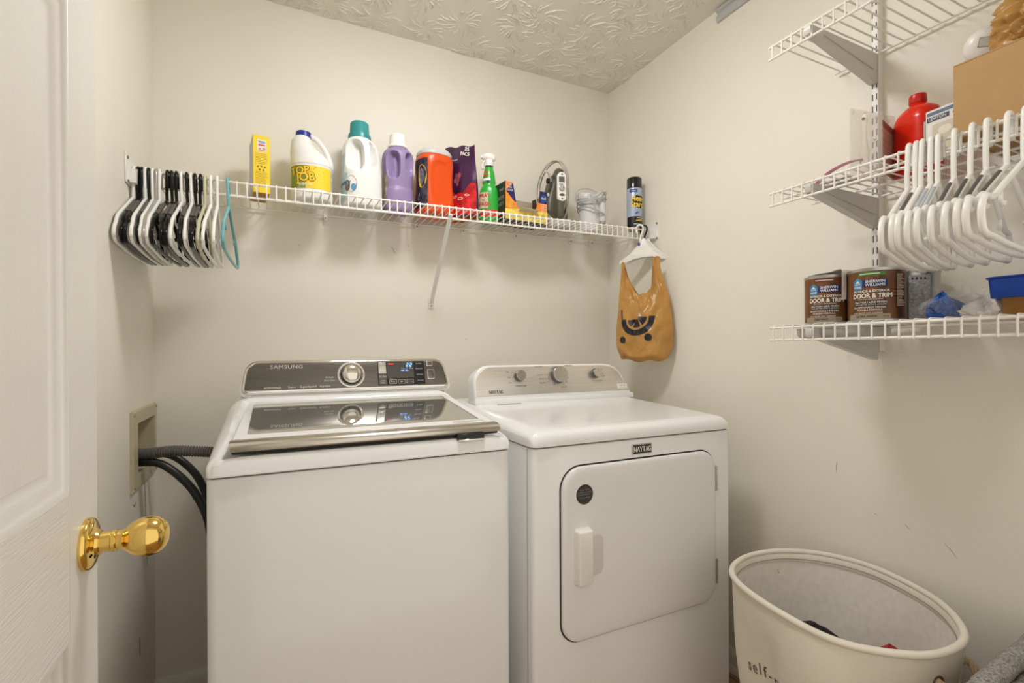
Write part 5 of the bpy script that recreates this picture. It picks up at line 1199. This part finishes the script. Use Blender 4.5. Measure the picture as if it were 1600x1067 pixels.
# carrier bag with two gathered handles
tb = thing('shopping_bag', 'tan plastic shopping bag with black cart logo hanging by its handles', 'bag', (1.405, 1.632, 1.118), (0, 0, yaw_))
def topz(u):
    hL, hR = .425, .438
    if u < -.60: return hL-.02*abs(u+.8)
    if u < -.02: return hL+(.278-hL)*smooth((u+.60)/.58)
    if u < .28: return .278+(.30-.278)*smooth((u+.02)/.30)
    if u < .58: return .30+(hR-.30)*smooth((u-.28)/.30)
    return hR-.015*abs(u-.8)
def bagp(u, v, s):
    T = topz(u); z = T*v
    hwid = .108+.010*math.sin(PI*min(1, z/.22))-.012*max(0, 1-z/.05)
    x = u*hwid+.006
    if z > .22:
        k = smooth((z-.22)/.2)
        tgt = -.078 if u < .1 else .056
        spread = .35
        if u < .1: x = x*(1-k)+(tgt+(u+.65)*.028)*k
        else: x = x*(1-k)+(tgt+(u-.72)*.055)*k
    th = (1-abs(u)**2.6)*(.052*smooth(z/.03+.25)*(1-.80*smooth((z-.10)/.30)))+.0012
    from mathutils import noise as NZ
    wr = .010*(NZ.turbulence(Vector((u*2.2+7, z*9, s)), 4, True, amplitude_scale=.55, frequency_scale=2.0)-.5)+.0032*math.sin(13*u+1.5*math.sin(9*z*8))*smooth(z/.1)+.0026*math.sin(31*u+3*z*9)*smooth((z-.2)/.15)+.0035*math.sin(23*z*3+5*u)*(1-smooth(z/.15))+.002*math.sin(60*z-9*u)
    zz_ = z+.010*(u*u)*(1-smooth(z/.08))+.004*math.sin(7*u)*(1-smooth(z/.06))+(.012*(-u) if z < .02 else 0)*0
    if s > 0: th *= .55
    return Vector((x, s*th+wr*(1-abs(u)**4), zz_))
NU, NV = 56, 44
M_bag2 = mat('tan_bag_film', (.50, .255, .062), .28, noise=.16, scale=14, sss=.1, bump=.6, bscale=34)
for nm, s in (('front_sheet', -1), ('back_sheet', 1)):
    m = MB(); m.v = [tuple(bagp(-1+2*i/NU, j/NV, s)) for j in range(NV+1) for i in range(NU+1)]
    m.f = [(j*(NU+1)+i, j*(NU+1)+i+1, (j+1)*(NU+1)+i+1, (j+1)*(NU+1)+i) for j in range(NV) for i in range(NU)]
    obj(nm, m, M_bag2, tb, angle=70)
m = MB(); m.v = [tuple(bagp(-1+2*i/NU, 0, s)) for s in (-1, 1) for i in range(NU+1)]; m.f = [(i, i+1, NU+2+i, NU+1+i) for i in range(NU)]; obj('base_fold', m, M_bag2, tb, angle=70)
def on_bag(x, z, off=.0022):
    u = (x-.006)/.108; v = z/topz(u); return bagp(u, v, -1)+Vector((0, -off, 0))
m = MB()
def bagpoly(pts, nsub=5):
    P = []
    for i in range(len(pts)):
        a, b = Vector(pts[i]), Vector(pts[(i+1) % len(pts)])
        P += [a+(b-a)*k/nsub for k in range(nsub)]
    c = sum(P, Vector((0, 0)))/len(P); n = len(P); k0 = len(m.v); R_ = 4
    m.v += [tuple(on_bag(c.x, c.y))]+[tuple(on_bag((c+(p-c)*r/R_).x, (c+(p-c)*r/R_).y)) for r in range(1, R_+1) for p in P]
    m.f += [(k0, k0+1+i, k0+1+(i+1) % n) for i in range(n)]
    for r in range(R_-1):
        for i in range(n):
            a, b = k0+1+r*n+i, k0+1+r*n+(i+1) % n; m.f.append((a, b, b+n, a+n))
cx, cz = -.012, .182
def arcpts(r0, a0, a1, n=8): return [(cx+r0*math.cos(a0+(a1-a0)*i/n), cz+.006*math.cos(a0+(a1-a0)*i/n)+r0*1.10*math.sin(a0+(a1-a0)*i/n)) for i in range(n+1)]
q0 = bagpoly
def sector(r0, r1, a0, a1):
    n = max(2, int(abs(a1-a0)/.2)); A_ = arcpts(r0, a0, a1, n); B_ = arcpts(r1, a0, a1, n)
    for i in range(n): bagpoly([A_[i], A_[i+1], B_[i+1], B_[i]], 2)
sector(.046, .067, PI, 2*PI)
sector(.006, .037, PI*1.0+.10, PI*1.30); sector(.006, .037, PI*1.36, PI*1.62); sector(.006, .037, PI*1.68, PI*1.97)
bagpoly([(cx-.075, cz+.036), (cx-.0705, cz+.036), (cx-.062, cz-.002), (cx-.067, cz-.006)])
bagpoly(ellipse_pts(cx-.058, cz-.092, .0135, .0145, 14), 1); bagpoly(ellipse_pts(cx+.042, cz-.082, .0145, .0155, 14), 1)
obj('cart_logo', m, mat('blue_black_ink', (.012, .012, .02), .4), tb, angle=60)

# ------------------------------------------------------------------ canvas laundry hamper
M_canv = mat('canvas_outside', (.72, .665, .56), .85, noise=.03, scale=8, bump=.35, bscale=600); M_canvi = mat('canvas_lining', (.84, .80, .73), .9, noise=.05, scale=60, bump=.4, bscale=500)
M_cpipe = mat('canvas_piping', (.74, .69, .59), .7, bump=.2, bscale=500)
rim = catmull([(x, y, .578) for x, y in ((1.052, .868), (1.115, .940), (1.220, .972), (1.330, .955), (1.415, .892), (1.452, .800), (1.438, .700), (1.384, .592), (1.285, .512), (1.190, .494), (1.100, .520), (1.020, .608), (1.018, .740))], 8, True)
cxh, cyh = 1.235, .735
t = thing('laundry_hamper', 'oval cream canvas laundry hamper with rope handles and printed words', 'hamper', (cxh, cyh, 0))
RM = [Vector((p.x-cxh, p.y-cyh, 0)) for p in rim]; NR = len(RM)
def hsec(k, z, off=0, fold=0):
    L = []
    for i, p in enumerate(RM):
        d = p.normalized(); a = math.atan2(p.y, p.x)
        wd = lambda c: (a-c+PI) % (2*PI)-PI
        f = fold*(.016*math.exp(-(wd(-2.75)/.28)**2)*math.sin(PI*min(1, max(0, (.578-z)/.22)))-.014*math.exp(-(wd(2.98)/.17)**2)*smooth((.55-z)/.12)+.006*math.sin(5*a+9*z)*smooth((.57-z)/.2)-.016*math.exp(-(wd(-1.75)/.35)**2)*math.exp(-((z-.45)/.05)**2))
        q = p*k+d*(off+f); L.append((q.x, q.y, z))
    return L
zsq = [.012, .05, .12, .2, .28, .34, .38, .42, .45, .48, .50, .52, .54, .555, .566, .573]
kk = lambda z: .80+.20*smooth(z/.578*.98)
obj('canvas_wall', MB().loft([hsec(kk(z), z, 0, 1) for z in zsq], True, False), M_canv, t, angle=70)
obj('lining', MB().loft([hsec(kk(z), z, -.006, .8) for z in [.03]+zsq[1:]], True, False), M_canvi, t, angle=70)
obj('rim_piping', MB().tube([(p.x, p.y, .578+.004*math.sin(3*math.atan2(p.y, p.x))*0) for p in RM], .0075, 12, True), M_cpipe, t)
obj('rim_binding', MB().loft([hsec(1, .577, -.004), hsec(.997, .568, -.0085), hsec(.99, .556, -.0085), hsec(.985, .552, -.006)], False, False), M_cpipe, t, angle=60)
obj('stitching', MB().tube([(p.x*.992-p.normalized().x*.009, p.y*.992-p.normalized().y*.009, .560) for p in RM], .0011, 6, True), mat('dark_stitching', (.30, .27, .22), .8), t)
def on_h(a, z, off):       # point on the wall at polar angle a
    best = min(range(NR), key=lambda i: abs((math.atan2(RM[i].y, RM[i].x)-a+PI) % (2*PI)-PI))
    S_ = hsec(kk(z), z, 0, 1); n = NR
    an = lambda i: ((math.atan2(S_[i % n][1], S_[i % n][0])-a+PI) % (2*PI)-PI)
    i = min(range(n), key=lambda i: abs(an(i))); j = (i+1) % n if an(i)*an(i+1) <= 0 else (i-1) % n
    w = abs(an(i))/(abs(an(i))+abs(an(j))+1e-9); p = Vector(S_[i]).lerp(Vector(S_[j]), w); d = Vector((p.x, p.y, 0)).normalized(); return p+d*off
m = MB(); m.tube([on_h(2.33, z, -.0082) for z in (.562, .53, .49, .45, .40, .34)], .0012, 5); m.tube([on_h(2.26, z, -.0082) for z in (.562, .53, .49, .45, .40, .34)], .0012, 5); obj('lining_seam', m, bpy.data.materials['dark_stitching'], t)
def seam_line(a): obj('wall_seam', MB().tube([on_h(a, z, .0006) for z in (.568, .54, .5, .45, .38, .28, .15)], .0016, 6), M_canv, t)
seam_line(-1.42); seam_line(-.62)
m = MB(); word = [('s', 0, 0), ('e', 1, 0), ('l', 1.8, 0), ('f', 2.4, 0), ('-', 3.2, 0)]
def letters(s, a0, z0, da, dz_, size):
    for i, ch in enumerate(s):
        if ch == ' ': continue
        v, f = text(ch, size, align='CENTER', sx=.85)
        a = a0+da*i; z = z0+dz_*i
        m.add([on_h(a+x/.235, z+y, .0014) for x, y in v], f)
for i, (ch, a_, z_) in enumerate((('s', 2.60, .388), ('e', 2.69, .392), ('l', 2.77, .398), ('f', 2.835, .399), ('-', 2.90, .398), ('r', 2.985, .396), ('y', 3.07, .398), ('s', 3.155, .402))):
    v, f = text(ch, .040, align='CENTER', sx=.85); m.add([on_h(a_+x/.20, z_+y, .0014) for x, y in v], f)
obj('printed_words', m, mat('dark_grey_print', (.07, .065, .055), .7), t, angle=0)
def rope(a0, a1, z):
    gs = []
    for a in (a0, a1):
        p = on_h(a, z, .001); d = Vector((p.x, p.y, 0)).normalized(); Mx = Matrix.Translation(p) @ d.to_track_quat('Z', 'Y').to_matrix().to_4x4()
        obj('eyelet', MB().lathe([(.0075, -.004), (.0075, .0012), (.0095, .0022), (.0125, .0012), (.0128, 0)], 24, Mx), M_screw, t)
        obj('eyelet_hole', MB().lathe([(0, .0002), (.0078, .0002), (.0078, .0006), (0, .0006)], 20, Mx), M_dark, t); gs.append((p, d))
    (p, d), (q, e) = gs; mid = (p+q)/2; dm = (d+e).normalized()
    path = catmull([p-d*.004, p+d*.012+Vector((0, 0, -.002)), p.lerp(mid, .35)+dm*.042+Vector((0, 0, -.03)), mid+dm*.055+Vector((0, 0, -.045)), q.lerp(mid, .35)+dm*.042+Vector((0, 0, -.03)), q+e*.012+Vector((0, 0, -.002)), q-e*.004], 12)
    for s in range(3):
        st_ = []
        for i, c in enumerate(path):
            tn = (path[min(i+1, len(path)-1)]-path[max(i-1, 0)]).normalized(); u_ = tn.cross(Vector((0, 0, 1))).normalized(); v_ = tn.cross(u_); a = i*.42+s*2*PI/3
            st_.append(c+(u_*math.cos(a)+v_*math.sin(a))*.0038)
        obj('rope_strand', MB().tube(st_, .0042, 7), bpy.data.materials.get('cotton_rope') or mat('cotton_rope', (.62, .48, .30), .8, noise=.1, scale=80), t)
rope(-1.90, -1.36, .522); rope(1.22, 1.78, .522)
# clothes inside
t2 = thing('black_garment', 'crumpled black cloth with tiny pale dots inside the canvas hamper', 'clothing', (1.192, .765, .330))
obj('cloth', pillow(.085, .115, .144, 4, am=.09), mat('black_dotted_cloth', (.006, .006, .008), .8), t2, angle=50)
t2 = thing('red_garment', 'crumpled red and blue cloth beside the black one in the hamper', 'clothing', (1.300, .660, .330))
obj('cloth', pillow(.040, .070, .128, 6, am=.09), mat('red_blue_cloth', (.42, .03, .025), .8, noise=.5, scale=30), t2, angle=50)
obj('blue_fold', pillow(.025, .045, .124, 9, am=.09), mat('blue_cloth', (.02, .10, .22), .8), t2, angle=50, loc=(-.045, .03, .0))

# ------------------------------------------------------------------ grey fleece bin in the near right corner
M_fl = mat('grey_heather_fleece', (.30, .285, .255), .95, noise=.55, scale=220, bump=1.0, bscale=260); 
t = thing('fabric_bin', 'grey heather fleece storage bin with rolled rim in the near right corner', 'bin', (1.252, .268, 0), (0, 0, math.radians(4)))
bo = rr(-.205, .225, -.165, .170, .03, 5)
rb2 = random.Random(8)
def wob(L, am): return [(x+rb2.uniform(-am, am), y+rb2.uniform(-am, am), z+rb2.uniform(-am, am)) for x, y, z in L]
def dense(out, n=6):
    P = []
    for i in range(len(out)):
        a, b = Vector(out[i]), Vector(out[(i+1) % len(out)]); k = max(1, int((b-a).length/.02)); P += [tuple(a+(b-a)*j/k) for j in range(k)]
    return P
bd2 = dense(bo)
obj('outer_wall', MB().loft([wob([(x, y, z) for x, y in inset(bd2, d)], .001) for d, z in ((.02, .004), (.012, .1), (.004, .3), (0, .5), (0, .555))], True, False), M_fl, t, angle=70)
obj('inner_wall', MB().loft([wob([(x, y, z) for x, y in inset(bd2, d)], .0012) for d, z in ((.035, .05), (.026, .2), (.018, .4), (.014, .5), (.014, .555))], True, False), M_fl, t, angle=70)
obj('rolled_rim', MB().tube(wob([(x, y, .568) for x, y in inset(bd2, .007)], .0012), .0175, 14, True), M_fl, t, angle=70)
obj('rim_hem', MB().tube(wob([(x, y, .540) for x, y in inset(bd2, .022)], .0012), .008, 10, True), M_fl, t, angle=70)
